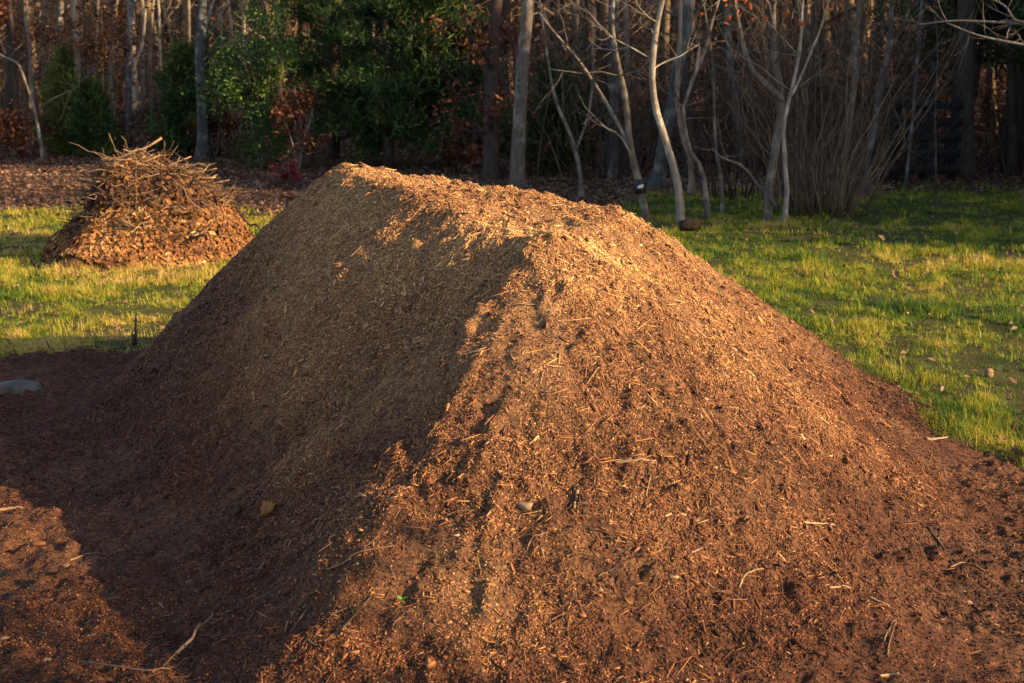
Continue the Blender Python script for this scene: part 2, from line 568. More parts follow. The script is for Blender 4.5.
tag(sub_mesh('lawn', gv, gq[~isf], M_LAWN), 'flat lawn of short yellow-green grass around the mulch mound', kind='structure')
tag(sub_mesh('forest_floor', gv, gq[isf], M_FLOOR), 'brown leaf-covered floor under the bare woods', kind='structure')

# ------------------------------------------------------------------ mound and mulch ground (one fine grid, split where the slope begins)
st = 0.0145
fx = np.arange(-4.6, 4.6, st); fy = np.arange(1.9, 10.3, st)
FX, FY = np.meshgrid(fx, fy)
FZ = mulch_z(FX, FY); FB = mound_base(FX, FY)
FM = mulch_zone(FX, FY)
FZ = FZ - 0.12 * np.clip((0.10 - FM) / 0.12, 0, 1) * (FB < 0.02)
fv = np.stack([FX, FY, FZ], -1).reshape(-1, 3)
nx, ny = len(fx), len(fy)
ii, jj = np.meshgrid(np.arange(nx - 1), np.arange(ny - 1))
fq = np.stack([jj * nx + ii, jj * nx + ii + 1, (jj + 1) * nx + ii + 1, (jj + 1) * nx + ii], -1).reshape(-1, 4)
c = fv[fq].mean(1)
bq = mound_base(c[:, 0], c[:, 1]); zq = mulch_zone(c[:, 0], c[:, 1])
ism = bq > 0.03
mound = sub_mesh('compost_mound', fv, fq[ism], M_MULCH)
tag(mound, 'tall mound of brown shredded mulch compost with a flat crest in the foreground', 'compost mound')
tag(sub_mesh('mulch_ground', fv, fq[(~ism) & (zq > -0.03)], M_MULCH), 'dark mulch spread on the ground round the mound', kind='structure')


def surf(x, y):
    e = 0.02
    z = mulch_z(x, y)
    dx = (mulch_z(x + e, y) - mulch_z(x - e, y)) / (2 * e)
    dy = (mulch_z(x, y + e) - mulch_z(x, y - e)) / (2 * e)
    return np.stack([x, y, z], -1), unit(np.stack([-dx, -dy, np.ones_like(x)], -1))


def visible_frac(P):
    v = P - np.array([0, 0, CAM_H])
    dep = v[:, 1] * math.cos(TH) - v[:, 2] * math.sin(TH)
    up = v[:, 1] * math.sin(TH) + v[:, 2] * math.cos(TH)
    return np.abs(v[:, 0] / dep) * FPX, 341.5 - up / dep * FPX, dep


def scatter_chips(n, on_mound):
    """random points on the mulch, thinned with distance"""
    out = []
    tot = 0
    while tot < n:
        x = R.uniform(-4.4, 4.4, 200000); y = R.uniform(2.0, 10.0, 200000)
        b = mound_base(x, y); z = mulch_zone(x, y)
        k = (b > 0.02) if on_mound else ((b <= 0.02) & (z > -0.16))
        d = np.hypot(x, y)
        k &= R.random(len(x)) < np.clip((4.2 / d) ** 1.2, 0, 1)
        k &= np.abs(x) < 0.47 * y + 0.5
        k &= y > 2.6
        k &= R.random(len(x)) > np.clip((fbm(x, y, .45, 3, 151) - .05) * 5, 0, .65)
        out.append(np.stack([x[k], y[k]], -1)); tot += k.sum()
    return np.concatenate(out)[:n]


def chips(name, n, on_mound, parent, length, width, hi, kind_grain=False, lift=0.0):
    xy = scatter_chips(n, on_mound)
    P, Nn = surf(xy[:, 0], xy[:, 1])
    L = length[0] * np.exp(R.normal(size=n) * length[1])
    W = width[0] * np.exp(R.normal(size=n) * width[1])
    L = np.minimum(L, 0.015 if kind_grain else 0.085); W = np.minimum(W, L * 0.6 if not kind_grain else W)
    t, s, nn = rand_frames(n, Nn, 0.72)
    # height and patches decide how dry (pale) a chip is; low chips carry painted corner shading
    damp_shade = np.clip((P[:, 2] - 0.08) / 0.95, 0, 1)
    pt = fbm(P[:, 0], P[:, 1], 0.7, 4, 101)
    tint = np.clip(hi[0] + .10 * np.clip((P[:, 2] - .8) / .3, 0, 1) + hi[1] * (damp_shade - 0.5) + 0.60 * pt + R.normal(size=n) * 0.22, 0, 0.94)
    pale = R.random(n) < (0.003 if kind_grain else 0.012)
    tint = np.where(pale, R.uniform(0.93, 1.0, n), tint)
    if not on_mound:
        P[:, 2] = np.where(mulch_zone(P[:, 0], P[:, 1]) < .06, np.maximum(P[:, 2], ground_z(P[:, 0], P[:, 1]) + .008), P[:, 2])
    P = P + Nn * (W * 0.1 + lift)[:, None]
    V, F = (GRAIN_V, GRAIN_F) if kind_grain else (CHIP_V, CHIP_F)
    if kind_grain:
        o = instances(name, V, F, P, t * L[:, None], s * (L * R.uniform(.6, 1, n))[:, None], nn * (L * R.uniform(.5, .9, n))[:, None], tint, M_CHIP, parent)
    else:
        o = instances(name, V, F, P, t * L[:, None], s * W[:, None], nn * (W * 0.6)[:, None], tint, M_CHIP, parent)
    o['kind'] = 'stuff'
    return o


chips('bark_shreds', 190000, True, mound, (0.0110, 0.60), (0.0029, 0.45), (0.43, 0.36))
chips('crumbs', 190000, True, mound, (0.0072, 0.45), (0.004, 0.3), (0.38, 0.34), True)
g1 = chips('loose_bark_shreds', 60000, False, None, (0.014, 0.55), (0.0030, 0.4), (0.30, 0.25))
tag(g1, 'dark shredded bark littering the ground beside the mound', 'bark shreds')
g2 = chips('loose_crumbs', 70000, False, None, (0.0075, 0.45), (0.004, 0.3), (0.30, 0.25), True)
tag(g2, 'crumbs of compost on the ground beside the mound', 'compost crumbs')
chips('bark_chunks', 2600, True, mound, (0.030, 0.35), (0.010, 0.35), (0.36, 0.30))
# long straws, a part of the mound too many to count
xy = scatter_chips(3000, True); P, Nn = surf(xy[:, 0], xy[:, 1]); n = len(P)
t, s, nn = rand_frames(n, Nn, 0.86)
L = np.clip(0.055 * np.exp(R.normal(size=n) * 0.4), .02, .16)
o = instances('straws', CHIP_V, CHIP_F, P + Nn * .004, t * L[:, None], s * .0024, nn * .002, np.clip(R.normal(.62, .2, n) + .25 * (P[:, 2] - .6), .1, 1), M_CHIP, mound)
o['kind'] = 'stuff'

# ------------------------------------------------------------------ grass blades
def grass(n):
    out = []
    tot = 0
    while tot < n:
        y = R.uniform(5.0, 20.5, 400000); x = R.uniform(-.42, .42, 400000) * (y + 1.5)
        k = (mulch_zone(x, y) < 0.14) & (forest_zone(x, y) < 0.6)
        dens = 0.60 + 1.1 * fbm(x, y, 0.6, 3, 111) + .6 * fbm(x, y, .2, 2, 112)
        k &= R.random(len(x)) < np.clip((8.5 / y) ** 1.0, 0, 1) * np.clip(dens, .16, 1)
        edge = np.clip((0.6 - forest_zone(x, y)) / 1.6, 0, 1)
        k &= R.random(len(x)) < edge
        out.append(np.stack([x[k], y[k]], -1)); tot += k.sum()
    return np.concatenate(out)[:n]


xy0 = grass(72000); nt_ = len(xy0); per = 7
ta_ = R.uniform(0, 2 * math.pi, nt_)
x = np.repeat(xy0[:, 0], per) + R.normal(size=nt_ * per) * .016; y = np.repeat(xy0[:, 1], per) + R.normal(size=nt_ * per) * .016
n = len(x)
z = ground_z(x, y) + 0.03 * fbm(x, y, 0.35, 3, 91) - 0.10 * np.clip(mulch_zone(x, y) / 0.25, 0, 1)
P = np.stack([x, y, z - 0.006], -1)
pt = fbm(x, y, 1.3, 4, 121); pt2 = fbm(x, y, 0.22, 3, 122)
hgt = np.clip((0.040 + 0.040 * fbm(x, y, 0.5, 3, 131) + 0.045 * pt2) * .84 * np.exp(R.normal(size=n) * .35) * np.repeat(np.exp(R.normal(size=nt_) * .35), per), .010, .12)
wid = 0.0034 * np.clip(y / 7.0, 1, 2.4) * R.uniform(.7, 1.3, n)
a = np.repeat(ta_, per) + R.normal(size=n) * 1.1; lean = R.uniform(.3, 1.6, n)
T = np.stack([np.cos(a), np.sin(a), 0 * a], -1) * (hgt * lean)[:, None]
Sd = np.stack([-np.sin(a), np.cos(a), 0 * a], -1) * wid[:, None]
Nu = np.stack([0 * a, 0 * a, hgt / np.sqrt(1 + .5 * lean ** 2)], -1)
left = np.clip((-x - 1.0) / 2.0, 0, 1)
tint = np.clip(0.42 + 0.62 * pt + 0.55 * pt2 + np.repeat(R.normal(size=nt_) * .16, per) + R.normal(size=n) * .11 + 0.26 * left, 0, 1)
o = instances('grass', BLADE_V, BLADE_F, P, T, Sd, Nu, tint, M_GRASS)
tag(o, 'short patchy green and straw coloured grass on the lawn', 'grass', kind='stuff')

# fallen leaves: litter under the woods, and a few on the lawn
def leaves(name, x, y, size, tint, mat, label, flat=0.6, zf=None):
    n = len(x)
    z = ground_z(x, y) + 0.012
    P = np.stack([x, y, z], -1)
    t, s, nn = rand_frames(n, np.tile([0, 0, 1.0], (n, 1)), flat)
    L = size * np.exp(R.normal(size=n) * .3)
    o = instances(name, LEAF_V, LEAF_F, P, t * L[:, None], s * (L * .8)[:, None], nn * (L * .9)[:, None], tint, mat)
    return tag(o, label, 'fallen leaves', kind='stuff')


y = R.uniform(14.5, 34, 120000); x = R.uniform(-.5, .5, 120000) * (y + 3)
k = R.random(120000) < np.clip((forest_zone(x, y) + 1.0) / 1.4, 0, 1)
x, y = x[k], y[k]
leaves('fallen_leaves', x, y, 0.060, np.clip(0.50 + .3 * fbm(x, y, 1.5, 3, 141) + R.normal(size=len(x)) * .2, 0, 1), M_LEAF, 'brown fallen leaves carpeting the floor of the woods')
y = R.uniform(6, 18, 3200); x = R.uniform(-.42, .42, 3200) * (y + 1)
k = (mulch_zone(x, y) < 0) & (forest_zone(x, y) < 0) & (R.random(3200) < .85)
x, y = x[k], y[k]
P = np.stack([x, y, ground_z(x, y) + .035], -1); n = len(x)
t, s, nn = rand_frames(n, np.tile([0, 0, 1.0], (n, 1)), .6)
L = .036 * np.exp(R.normal(size=n) * .3)
o = instances('lawn_leaves', LEAF_V, LEAF_F, P, t * L[:, None], s * (L * .8)[:, None], nn * L[:, None], np.clip(R.normal(.6, .2, n), 0, 1), M_LEAF)
tag(o, 'scattered dry leaves lying in the lawn grass', 'fallen leaves', kind='stuff')

# ------------------------------------------------------------------ brush pile
BP = at_y(145, 0, 13.0)[0]
bc = np.array([BP, 12.95, 0.0]); bc[2] = float(ground_z(bc[0], bc[1]))
brush = empty('brush_pile', bc, 'heap of orange dead leaves topped with a tangle of grey sticks on the left lawn', 'brush pile')


def heap_h(x, y):
    """local height of the leaf heap"""
    a = np.arctan2(y, x)
    rr = 1.0 + .10 * np.cos(a - 3.3) + .05 * np.sin(3 * a + 1) + .04 * np.sin(5 * a)
    r = np.hypot(x, y * 1.02) / rr
    pr = np.interp(r, [0, .22, .45, .62, .78, .95, 1.06, 1.2], [.90, .88, .81, .66, .43, .15, 0, -.12])
    pl = np.interp(r, [0, .30, .46, .56, .66, .90, 1.06, 1.2], [.90, .88, .81, .58, .36, .13, 0, -.12])
    lf = np.clip(.5 - .9 * np.cos(a - .35), 0, 1)
    return pr + (pl - pr) * lf + .19 * fbm(x + 9, y, .42, 4, 201)


hx = np.arange(-1.35, 1.35, .03)
HX, HY = np.meshgrid(hx, hx)
HZ = heap_h(HX, HY)
hv = np.stack([HX, HY, HZ], -1).reshape(-1, 3); n = len(hx)
ii, jj = np.meshgrid(np.arange(n - 1), np.arange(n - 1))
hq = np.stack([jj * n + ii, jj * n + ii + 1, (jj + 1) * n + ii + 1, (jj + 1) * n + ii], -1).reshape(-1, 4)
hq = hq[hv[hq][:, :, 2].max(1) > -0.05]
idx, inv = np.unique(hq.ravel(), return_inverse=True)
link('leaf_heap', raw_mesh('leaf_heap', hv[idx], inv, np.arange(len(hq)) * 4), M_HEAP, brush, True)


def heap_pts(n, rmax=1.15):
    r = rmax * np.sqrt(R.random(n)); a = R.uniform(0, 2 * math.pi, n)
    x, y = r * np.cos(a), r * np.sin(a)
    e = .03
    z = heap_h(x, y)
    dx = (heap_h(x + e, y) - heap_h(x - e, y)) / (2 * e); dy = (heap_h(x, y + e) - heap_h(x, y - e)) / (2 * e)
    return np.stack([x, y, z], -1), unit(np.stack([-dx, -dy, np.ones(n)], -1))


P, Nn = heap_pts(21000)
n = len(P)
t, s, nn = rand_frames(n, Nn, .62)
L = .043 * np.exp(R.normal(size=n) * .3)
tt = np.clip(.58 + .5 * fbm(P[:, 0], P[:, 2] * 2, .4, 3, 211) + R.normal(size=n) * .2 - .30 * (P[:, 2] > .5) - .05, 0, 1)
o = instances('leaf_litter', LEAF_V, LEAF_F, P + Nn * .02, t * L[:, None], s * (L * .8)[:, None], nn * L[:, None], tt, M_PILELEAF, brush)
o['kind'] = 'stuff'
# fine twigs, uncountable
m = MB()
for i in range(520):
    a = R.uniform(0, 2 * math.pi); r = .80 * math.sqrt(R.random())
    x, y = r * math.cos(a), r * math.sin(a)
    z = float(heap_h(np.array(x), np.array(y))) + R.uniform(0, .07)
    th = R.uniform(0, 2 * math.pi); d = np.array([math.cos(th), math.sin(th), R.normal() * .35])
    Ln = R.uniform(.15, .5)
    q = np.array([x, y, z]) + np.outer(np.linspace(-.5, .5, 5), d * Ln) + R.normal(size=(5, 3)) * .014
    q[:, 2] = np.maximum(q[:, 2], heap_h(q[:, 0], q[:, 1]) - .02)
    r0 = R.uniform(.003, .007)
    m.tube(q, np.linspace(r0, r0 * .5, 5), 4, R.uniform(.2, .95))
tw = m.build('fine_twigs', M_PILESTICK, brush); tw['kind'] = 'stuff'
# the sticks one can see: each a part
for i in range(88):
    m = MB()
    up = i >= 76
    if up:
        a = R.uniform(0, 2 * math.pi); r = R.uniform(.0, .45)
        x, y = r * math.cos(a) - .05, r * math.sin(a)
        d = unit(np.array([R.normal() * .7, R.normal() * .5, R.uniform(.4, 1.1)])); Ln = R.uniform(.14, .30)
        z = float(heap_h(np.array(x), np.array(y))) + Ln * .3
    else:
        a = R.uniform(0, 2 * math.pi); r = .80 * math.sqrt(R.random())
        x, y = r * math.cos(a) + .10, r * math.sin(a)
        th = R.normal(0, .95) + (math.pi if R.random() < .5 else 0)
        d = unit(np.array([math.cos(th), math.sin(th), R.normal() * .34])); Ln = R.uniform(.25, .66)
        z = float(heap_h(np.array(x), np.array(y))) + R.uniform(0.01, .10)
    q = np.array([x, y, z]) + np.outer(np.linspace(-.5, .5, 7), d * Ln) + np.cumsum(R.normal(size=(7, 3)) * .026, 0)
    q[:, 2] = np.maximum(q[:, 2], heap_h(q[:, 0], q[:, 1]) - .05)
    r0 = R.uniform(.005, .015)
    tint = R.uniform(.05, .85) ** 1.3
    m.tube(q, np.linspace(r0, r0 * .45, 7), 6, tint, .1)
    if R.random() < .6:
        k = 3; d2 = unit(d + R.normal(size=3) * .6)
        q2 = q[k] + np.outer(np.linspace(0, 1, 4), d2 * Ln * .35) + R.normal(size=(4, 3)) * .008
        m.tube(q2, np.linspace(r0 * .6, r0 * .25, 4), 5, tint)
    m.build('stick', M_PILESTICK, brush)
m = MB()   # pale cut block lying among the sticks, facing the camera
q = np.array([[-.04, -.46, .72], [.03, -.44, .715], [.10, -.41, .71]])
m.tube(q, [.036, .04, .036], 9, .9, .05)
bl = m.build('cut_log', M_STICK, brush); bl['label'] = 'pale sawn end of a short log'


# ------------------------------------------------------------------ trees
def grow(m, p, d, L, r, depth, seg, tint, spread=.7, kids=3, wob=.13, up=.12, tips=None):
    n = 5 if depth < 2 else 4
    q = [p]; dd = d
    for i in range(n):
        dd = unit(dd + R.normal(size=3) * wob + np.array([0, 0, up * .3]))
        q.append(q[-1] + dd * L / n)
    q = np.array(q)
    rs = np.linspace(r, r * .35, n + 1)
    m.tube(q, rs, seg, tint)
    if tips is not None:
        tips.append(q[-1]); tips.append(q[n // 2])
    if depth <= 0:
        return
    for i in range(kids):
        f = R.uniform(.25, 1.0); j = min(n - 1, int(f * n))
        pp = q[j] + (q[j + 1] - q[j]) * (f * n - j)
        nd = unit(unit(q[j + 1] - q[j]) + R.normal(size=3) * spread + np.array([0, 0, up]))
        grow(m, pp, nd, L * R.uniform(.45, .75), r * (1 - .65 * f) * .62, depth - 1, max(3, seg - 1), tint, spread, kids, wob, up, tips)


def tree(name, label, cat, group, pxs, wpx, H, mat, nb=8, blen=1.5, low=.12, Y=None, forks=(), leafmat=None, nleaf=0, leafsize=.09,
         depth=2, rough=.085, tint=.5, leaf_z=None, crown_from=.0):
    """bare tree whose trunk follows pixel points inside the frame and carries on to height H above it"""
    base = at_z(*pxs[0], 0.0)
    Y = Y or base[1]
    base = at_y(pxs[0][0], pxs[0][1], Y)
    base[2] = float(ground_z(base[0], base[1]))
    pts = [base - np.array([0, 0, .12])] + [at_y(px, py, Y) + np.array([0, R.normal() * .06 * (i > 1), 0]) for i, (px, py) in enumerate(pxs[1:])]
    last = pts[-1]; d = unit(pts[-1] - pts[-2])
    nst = max(2, int((H - last[2]) / .8))
    for i in range(nst):
        d = unit(d + R.normal(size=3) * np.array([.10, .10, .02]) + np.array([0, 0, .12]))
        pts.append(pts[-1] + d * (H - last[2]) / nst)
    path = smooth_path(pts, max(14, int(H * 3.2)))
    k = Y * math.cos(TH) / FPX
    r0 = wpx * .41 * k
    hh = np.linspace(0, 1, len(path))
    rs = r0 * (1 - .80 * hh)
    rs = rs * (1 + .85 * np.exp(-hh * H / .12))
    root = empty(name, base, label, cat, group)
    m = MB(); m.tube(path, rs, 10 if wpx > 8 else 7, tint, rough)
    m.build('trunk', mat, root, off=base)
    tips = []
    for fk in forks:
        b = MB()
        fp = [at_y(px, py, Y) + np.array([0, R.normal() * .08, 0]) for px, py in fk[0]]
        if fk[2]:
            dl = unit(fp[-1] - fp[-2])
            for i in range(4):
                dl = unit(dl + R.normal(size=3) * .1 + np.array([0, 0, .1])); fp.append(fp[-1] + dl * fk[2] / 4)
        fp = smooth_path(fp, 14)
        b.tube(fp, np.linspace(fk[1] / 2 * k, fk[1] / 2 * k * .3, 14), 7, tint)
        for q in fp[5::2]:
            grow(b, q, unit(R.normal(size=3) + np.array([0, 0, .6])), blen * .45, fk[1] * .14 * k, 1, 4, tint, tips=tips)
        b.build('limb', mat, root, off=base)
    b = MB()
    for i in range(nb):
        f = low + (1 - low) * (i + R.random()) / nb
        j = min(len(path) - 2, int(f * len(path)))
        a = R.uniform(0, 2 * math.pi)
        dv = unit(np.array([math.cos(a), math.sin(a), R.uniform(.1, .9)]))
        grow(b, path[j], dv, blen * R.uniform(.6, 1.3) * (1.15 - .6 * f), rs[j] * R.uniform(.16, .36), depth, 5, tint, tips=tips)
        if Y < 17.5:
            b.build('branch', mat, root, off=base); b = MB()
    if b.v:
        b.build('branches', mat, root, off=base)
    if leafmat and nleaf and tips:
        tp = np.array(tips)
        if leaf_z: tp = tp[(tp[:, 2] > leaf_z[0]) & (tp[:, 2] < leaf_z[1])] if ((tp[:, 2] > leaf_z[0]) & (tp[:, 2] < leaf_z[1])).any() else tp
        P = tp[R.integers(0, len(tp), nleaf)] + R.normal(size=(nleaf, 3)) * .13
        t, s, nn = rand_frames(nleaf, np.tile([0, 0, 1.], (nleaf, 1)), 0.1)
        L = leafsize * np.exp(R.normal(size=nleaf) * .25)
        instances('leaves', LEAF_V, LEAF_F, P, t * L[:, None], s * (L * .7)[:, None], nn * L[:, None], R.random(nleaf), leafmat, root, off=base)
    return root


GR = 'bare trees at the edge of the woods'
# slender trees on the right, at the edge of the lawn
ta = tree('bare_tree', 'slender leaning tree with a dark strap on its trunk and a left fork', 'tree', GR,
     [(648, 219), (641, 190), (632, 155), (628, 128), (625, 95), (617, 62), (612, 30), (613, 2)], 10, 7, M_BARK_GREY, 16, 1.0, .35,
     forks=[([(630, 146), (616, 120), (604, 98), (588, 74)], 5, 1.0), ([(634, 165), (622, 138), (606, 128)], 2.5, .3)])
tb = tree('bare_tree', 'pale bowed slender tree standing by the dark log', 'tree', GR,
     [(682, 224), (680, 203), (675, 172), (664, 135), (656, 108), (651, 75), (655, 38), (662, 2)], 11, 8, M_BARK_PALE, 16, .9, .40,
     forks=[([(652, 70), (662, 64), (676, 58)], 2, .3)])
tree('bare_tree', 'thin crooked tree just right of the pale bowed one', 'tree', GR,
     [(709, 219), (706, 190), (700, 166), (689, 150), (685, 128), (683, 108), (690, 85), (699, 55), (694, 22), (705, 2)], 6.5, 6, M_BARK_GREY, 16, .9, .35,
     forks=[([(690, 84), (706, 50), (714, 20)], 4, .8)])
tree('bare_tree', 'forked grey tree whose left limb sweeps out above the lawn', 'tree', GR,
     [(768, 221), (768, 195), (773, 165), (779, 130), (783, 98), (776, 60), (774, 20), (773, 2)], 12, 8, M_BARK_GREY, 16, 1.0, .35,
     forks=[([(782, 100), (768, 86), (752, 68), (744, 40), (733, 6)], 7, 1.2), ([(775, 205), (758, 184), (742, 166), (722, 158)], 4, .2)],
     leafmat=M_ORANGE, nleaf=160, leafsize=.08, leaf_z=(2.3, 6))
tree('bare_tree', 'thin pale stem lit by the sun in front of the thicket', 'tree', GR,
     [(783, 223), (787, 195), (785, 160), (782, 130), (787, 104), (793, 80), (799, 45), (803, 2)], 6.5, 7, M_BARK_PALE, 16, .9, .35,
     forks=[([(789, 95), (805, 70), (815, 45)], 3, .6)])
tree('bare_tree', 'thin bare sapling right of the grey trunk behind the mound crest', 'tree', GR,
     [(583, 199), (579, 165), (572, 138), (560, 112), (552, 85), (545, 40)], 5.5, 5, M_BARK_GREY, 7, .9, .3, forks=[([(576, 150), (590, 110), (594, 60)], 3, .8)])
tree('bare_tree', 'bluish leaning trunk at the lawn edge right of the thicket', 'tree', GR,
     [(862, 196), (867, 160), (874, 130), (880, 90), (890, 40)], 9, 8, M_BARK_BLUE, 8, 1.2, .3)
tree('bare_tree', 'thin trunk leaning right in front of the slatted fence', 'tree', GR,
     [(905, 188), (909, 155), (913, 115), (918, 60)], 5, 6, M_BARK_BLUE, 8, 1.0, .3)
tree('bare_tree', 'thinnest straight sapling at the middle of the slatted fence', 'tree', GR,
     [(936, 187), (936, 150), (935, 110), (938, 50)], 3, 4.5, M_BARK_BLUE, 6, .8, .3)
tree('bare_tree', 'grey trunk close behind the right side of the thicket', 'tree', GR,
     [(837, 189), (842, 160), (848, 130), (855, 85), (858, 30)], 9, 8, M_BARK_GREY, 8, 1.2, .3)
tree('bare_tree', 'dim thin stem between the crooked and the forked trees', 'tree', GR,
     [(722, 214), (722, 185), (716, 150), (714, 110), (712, 60)], 5, 5, M_BARK_GREY, 7, .8, .3)
tree('bare_tree', 'dim thin trunk behind the pale bowed tree', 'tree', GR,
     [(692, 196), (690, 160), (681, 130), (677, 90), (680, 30)], 8, 7, M_BARK_TAN, 8, 1.0, .3)
# big trunks in the middle
tree('oak_tree', 'stout grey trunk rising behind the crest of the mound', 'tree', GR,
     [(517, 186), (518, 150), (520, 110), (523, 60), (528, 4)], 19, 11, M_BARK_GREY, 12, 2.2, .30, depth=3, rough=.04, leafmat=M_RUST, nleaf=380, leafsize=.10, leaf_z=(1.2, 3.5))
tree('oak_tree', 'dark trunk hung with dull red leaves left of the stout grey trunk', 'tree', GR,
     [(491, 178), (491, 140), (492, 90), (494, 30)], 20, 11, M_BARK_DARK, 22, .75, .06, depth=2, leafmat=M_RUST, nleaf=1100, leafsize=.085, leaf_z=(.8, 3.8))
tree('oak_tree', 'tall bluish dark trunk behind the strapped tree', 'tree', GR,
     [(611, 178), (612, 130), (613, 70), (614, 4)], 17, 11, M_BARK_BLUE, 12, 2, .25, depth=3)
tree('oak_tree', 'dark leaning trunk with pale lichen behind the bowed tree', 'tree', GR,
     [(654, 190), (661, 160), (668, 125), (678, 70), (690, 8)], 18, 10, M_BARK_BLUE, 12, 2, .25, depth=3)
tree('oak_tree', 'very dark trunk at the back between bowed and crooked trees', 'tree', GR,
     [(690, 178), (689, 140), (684, 90), (680, 30)], 14, 10, M_BARK_DARK, 12, 2, .25, depth=3)
for label, pxs, wd, mt in [
    ('dark straight trunk left of the strapped tree', [(562, 172), (563, 120), (560, 60), (557, 4)], 8, M_BARK_DARK),
    ('dark thin trunk between sapling and tall bluish trunk', [(594, 168), (591, 120), (588, 60), (586, 4)], 6, M_BARK_DARK),
    ('grey trunk deep in the woods behind the forked tree', [(742, 172), (738, 120), (730, 60), (728, 4)], 10, M_BARK_GREY),
    ('dark trunk deep in the woods left of the forked tree', [(718, 165), (720, 110), (724, 50), (722, 4)], 9, M_BARK_DARK),
    ('dark trunk behind the thin pale sunlit stem', [(805, 170), (806, 110), (812, 60), (815, 4)], 11, M_BARK_DARK),
    ('sunlit trunk far back right of the tall bluish trunk', [(628, 150), (628, 100), (627, 50), (625, 4)], 8, M_BARK_TAN),
    ('dark stout trunk behind the slatted fence', [(965, 178), (964, 120), (966, 60), (968, 4)], 26, M_BARK_DARK),
    ('dark trunk nearest the right edge of the woods', [(1012, 176), (1012, 120), (1010, 60), (1008, 4)], 12, M_BARK_DARK)]:
    tree('woodland_tree', label, 'tree', 'trunks deep in the right woods', pxs, wd, 10, mt, 10, 1.9, .15, depth=2)

# trunks of the left woods
LG = 'sunlit trunks of the left woods'
for label, pxs, wd, mt, fk in [
    ('crooked pale sapling arching left at the left edge', [(44, 160), (38, 128), (33, 105), (27, 82), (18, 64), (2, 56)], 4.5, M_BARK_GREY, [([(35, 112), (52, 100), (70, 92)], 2, .3)]),
    ('stout grey trunk above the small yellow pine', [(62, 150), (61, 100), (60, 50), (60, 4)], 11, M_BARK_GREY, []),
    ('tan trunk standing over the yellow pine', [(79, 154), (79, 110), (77, 60), (74, 4)], 10, M_BARK_TAN, []),
    ('dark trunk at the left edge of the woods', [(10, 152), (9, 100), (12, 50), (10, 4)], 12, M_BARK_DARK, []),
    ('slim tan trunk between crooked sapling and stout grey trunk', [(29, 150), (31, 100), (30, 50), (26, 4)], 6, M_BARK_TAN, []),
    ('thin leaning trunk left of the brush pile', [(42, 152), (44, 110), (46, 60), (42, 4)], 4, M_BARK_GREY, []),
    ('short leaning grey stem on the dark left floor', [(48, 158), (38, 128), (34, 110), (30, 70), (24, 10)], 4, M_BARK_GREY, []),
    ('slim trunk right of the tan trunk over the pine', [(97, 150), (98, 100), (95, 60), (98, 4)], 5, M_BARK_GREY, []),
    ('leaning pale stem left of the brush pile top', [(115, 150), (113, 110), (110, 70), (116, 4)], 7, M_BARK_TAN, []),
    ('dark trunk touching the bright sunlit trunk', [(127, 157), (128, 110), (129, 60), (131, 4)], 8, M_BARK_BLUE, []),
    ('brightest sunlit tan trunk above the brush pile', [(135, 152), (134, 110), (133, 60), (129, 4)], 11, M_BARK_PALE, [([(133, 70), (142, 40), (146, 8)], 4, 1)]),
    ('sunlit slim trunk right of the brightest trunk', [(144, 150), (143, 100), (142, 50), (141, 4)], 7, M_BARK_TAN, []),
    ('second slim sunlit trunk right of the brightest trunk', [(152, 149), (151, 100), (150, 50), (152, 4)], 5, M_BARK_TAN, []),
    ('thin tall trunk over the right slope of the brush pile', [(163, 152), (161, 100), (160, 50), (159, 4)], 5, M_BARK_PALE, []),
    ('slim trunk with one elbow above the brush pile', [(180, 150), (184, 100), (188, 60), (189, 4)], 6, M_BARK_TAN, [([(184, 96), (176, 66), (172, 40)], 3, .5)]),
    ('stout dark trunk with a lit side left of the holly', [(203, 160), (202, 110), (200, 60), (202, 4)], 15, M_BARK_BLUE, []),
    ('dark trunk close behind the stout one left of the holly', [(210, 156), (209, 110), (207, 60), (206, 4)], 9, M_BARK_DARK, []),
    ('pale leaning stem crossing the stout dark trunk', [(209, 158), (206, 115), (202, 85), (203, 40), (212, 4)], 4, M_BARK_PALE, []),
    ('slim pale trunk showing above the holly', [(240, 146), (240, 90), (243, 40), (246, 4)], 5, M_BARK_PALE, []),
    ('thin pale trunk left of the holly top', [(231, 148), (232, 90), (232, 40), (229, 4)], 5, M_BARK_TAN, []),
    ('grey sapling standing in the gap before the holly', [(222, 152), (219, 110), (222, 60), (220, 4)], 4, M_BARK_GREY, [])]:
    t_ = tree('woodland_tree', label, 'tree', LG, pxs, wd, R.uniform(8, 11), mt, 9, 1.6, .12, forks=fk, depth=2)
tree('oak_tree', 'young oak still holding rusty leaves at the upper left corner', 'tree', LG,
     [(20, 156), (17, 110), (14, 60), (10, 4)], 8, 8, M_BARK_DARK, 16, 1.5, .10, depth=3, leafmat=M_RUST, nleaf=2600, leafsize=.085, leaf_z=(1.4, 4.0))
tree('oak_tree', 'young oak with few rusty leaves above the yellow pine', 'tree', LG,
     [(92, 152), (90, 110), (86, 60), (84, 4)], 6, 7, M_BARK_DARK, 14, 1.2, .12, depth=2, leafmat=M_RUST, nleaf=900, leafsize=.085, leaf_z=(1.6, 3.6))

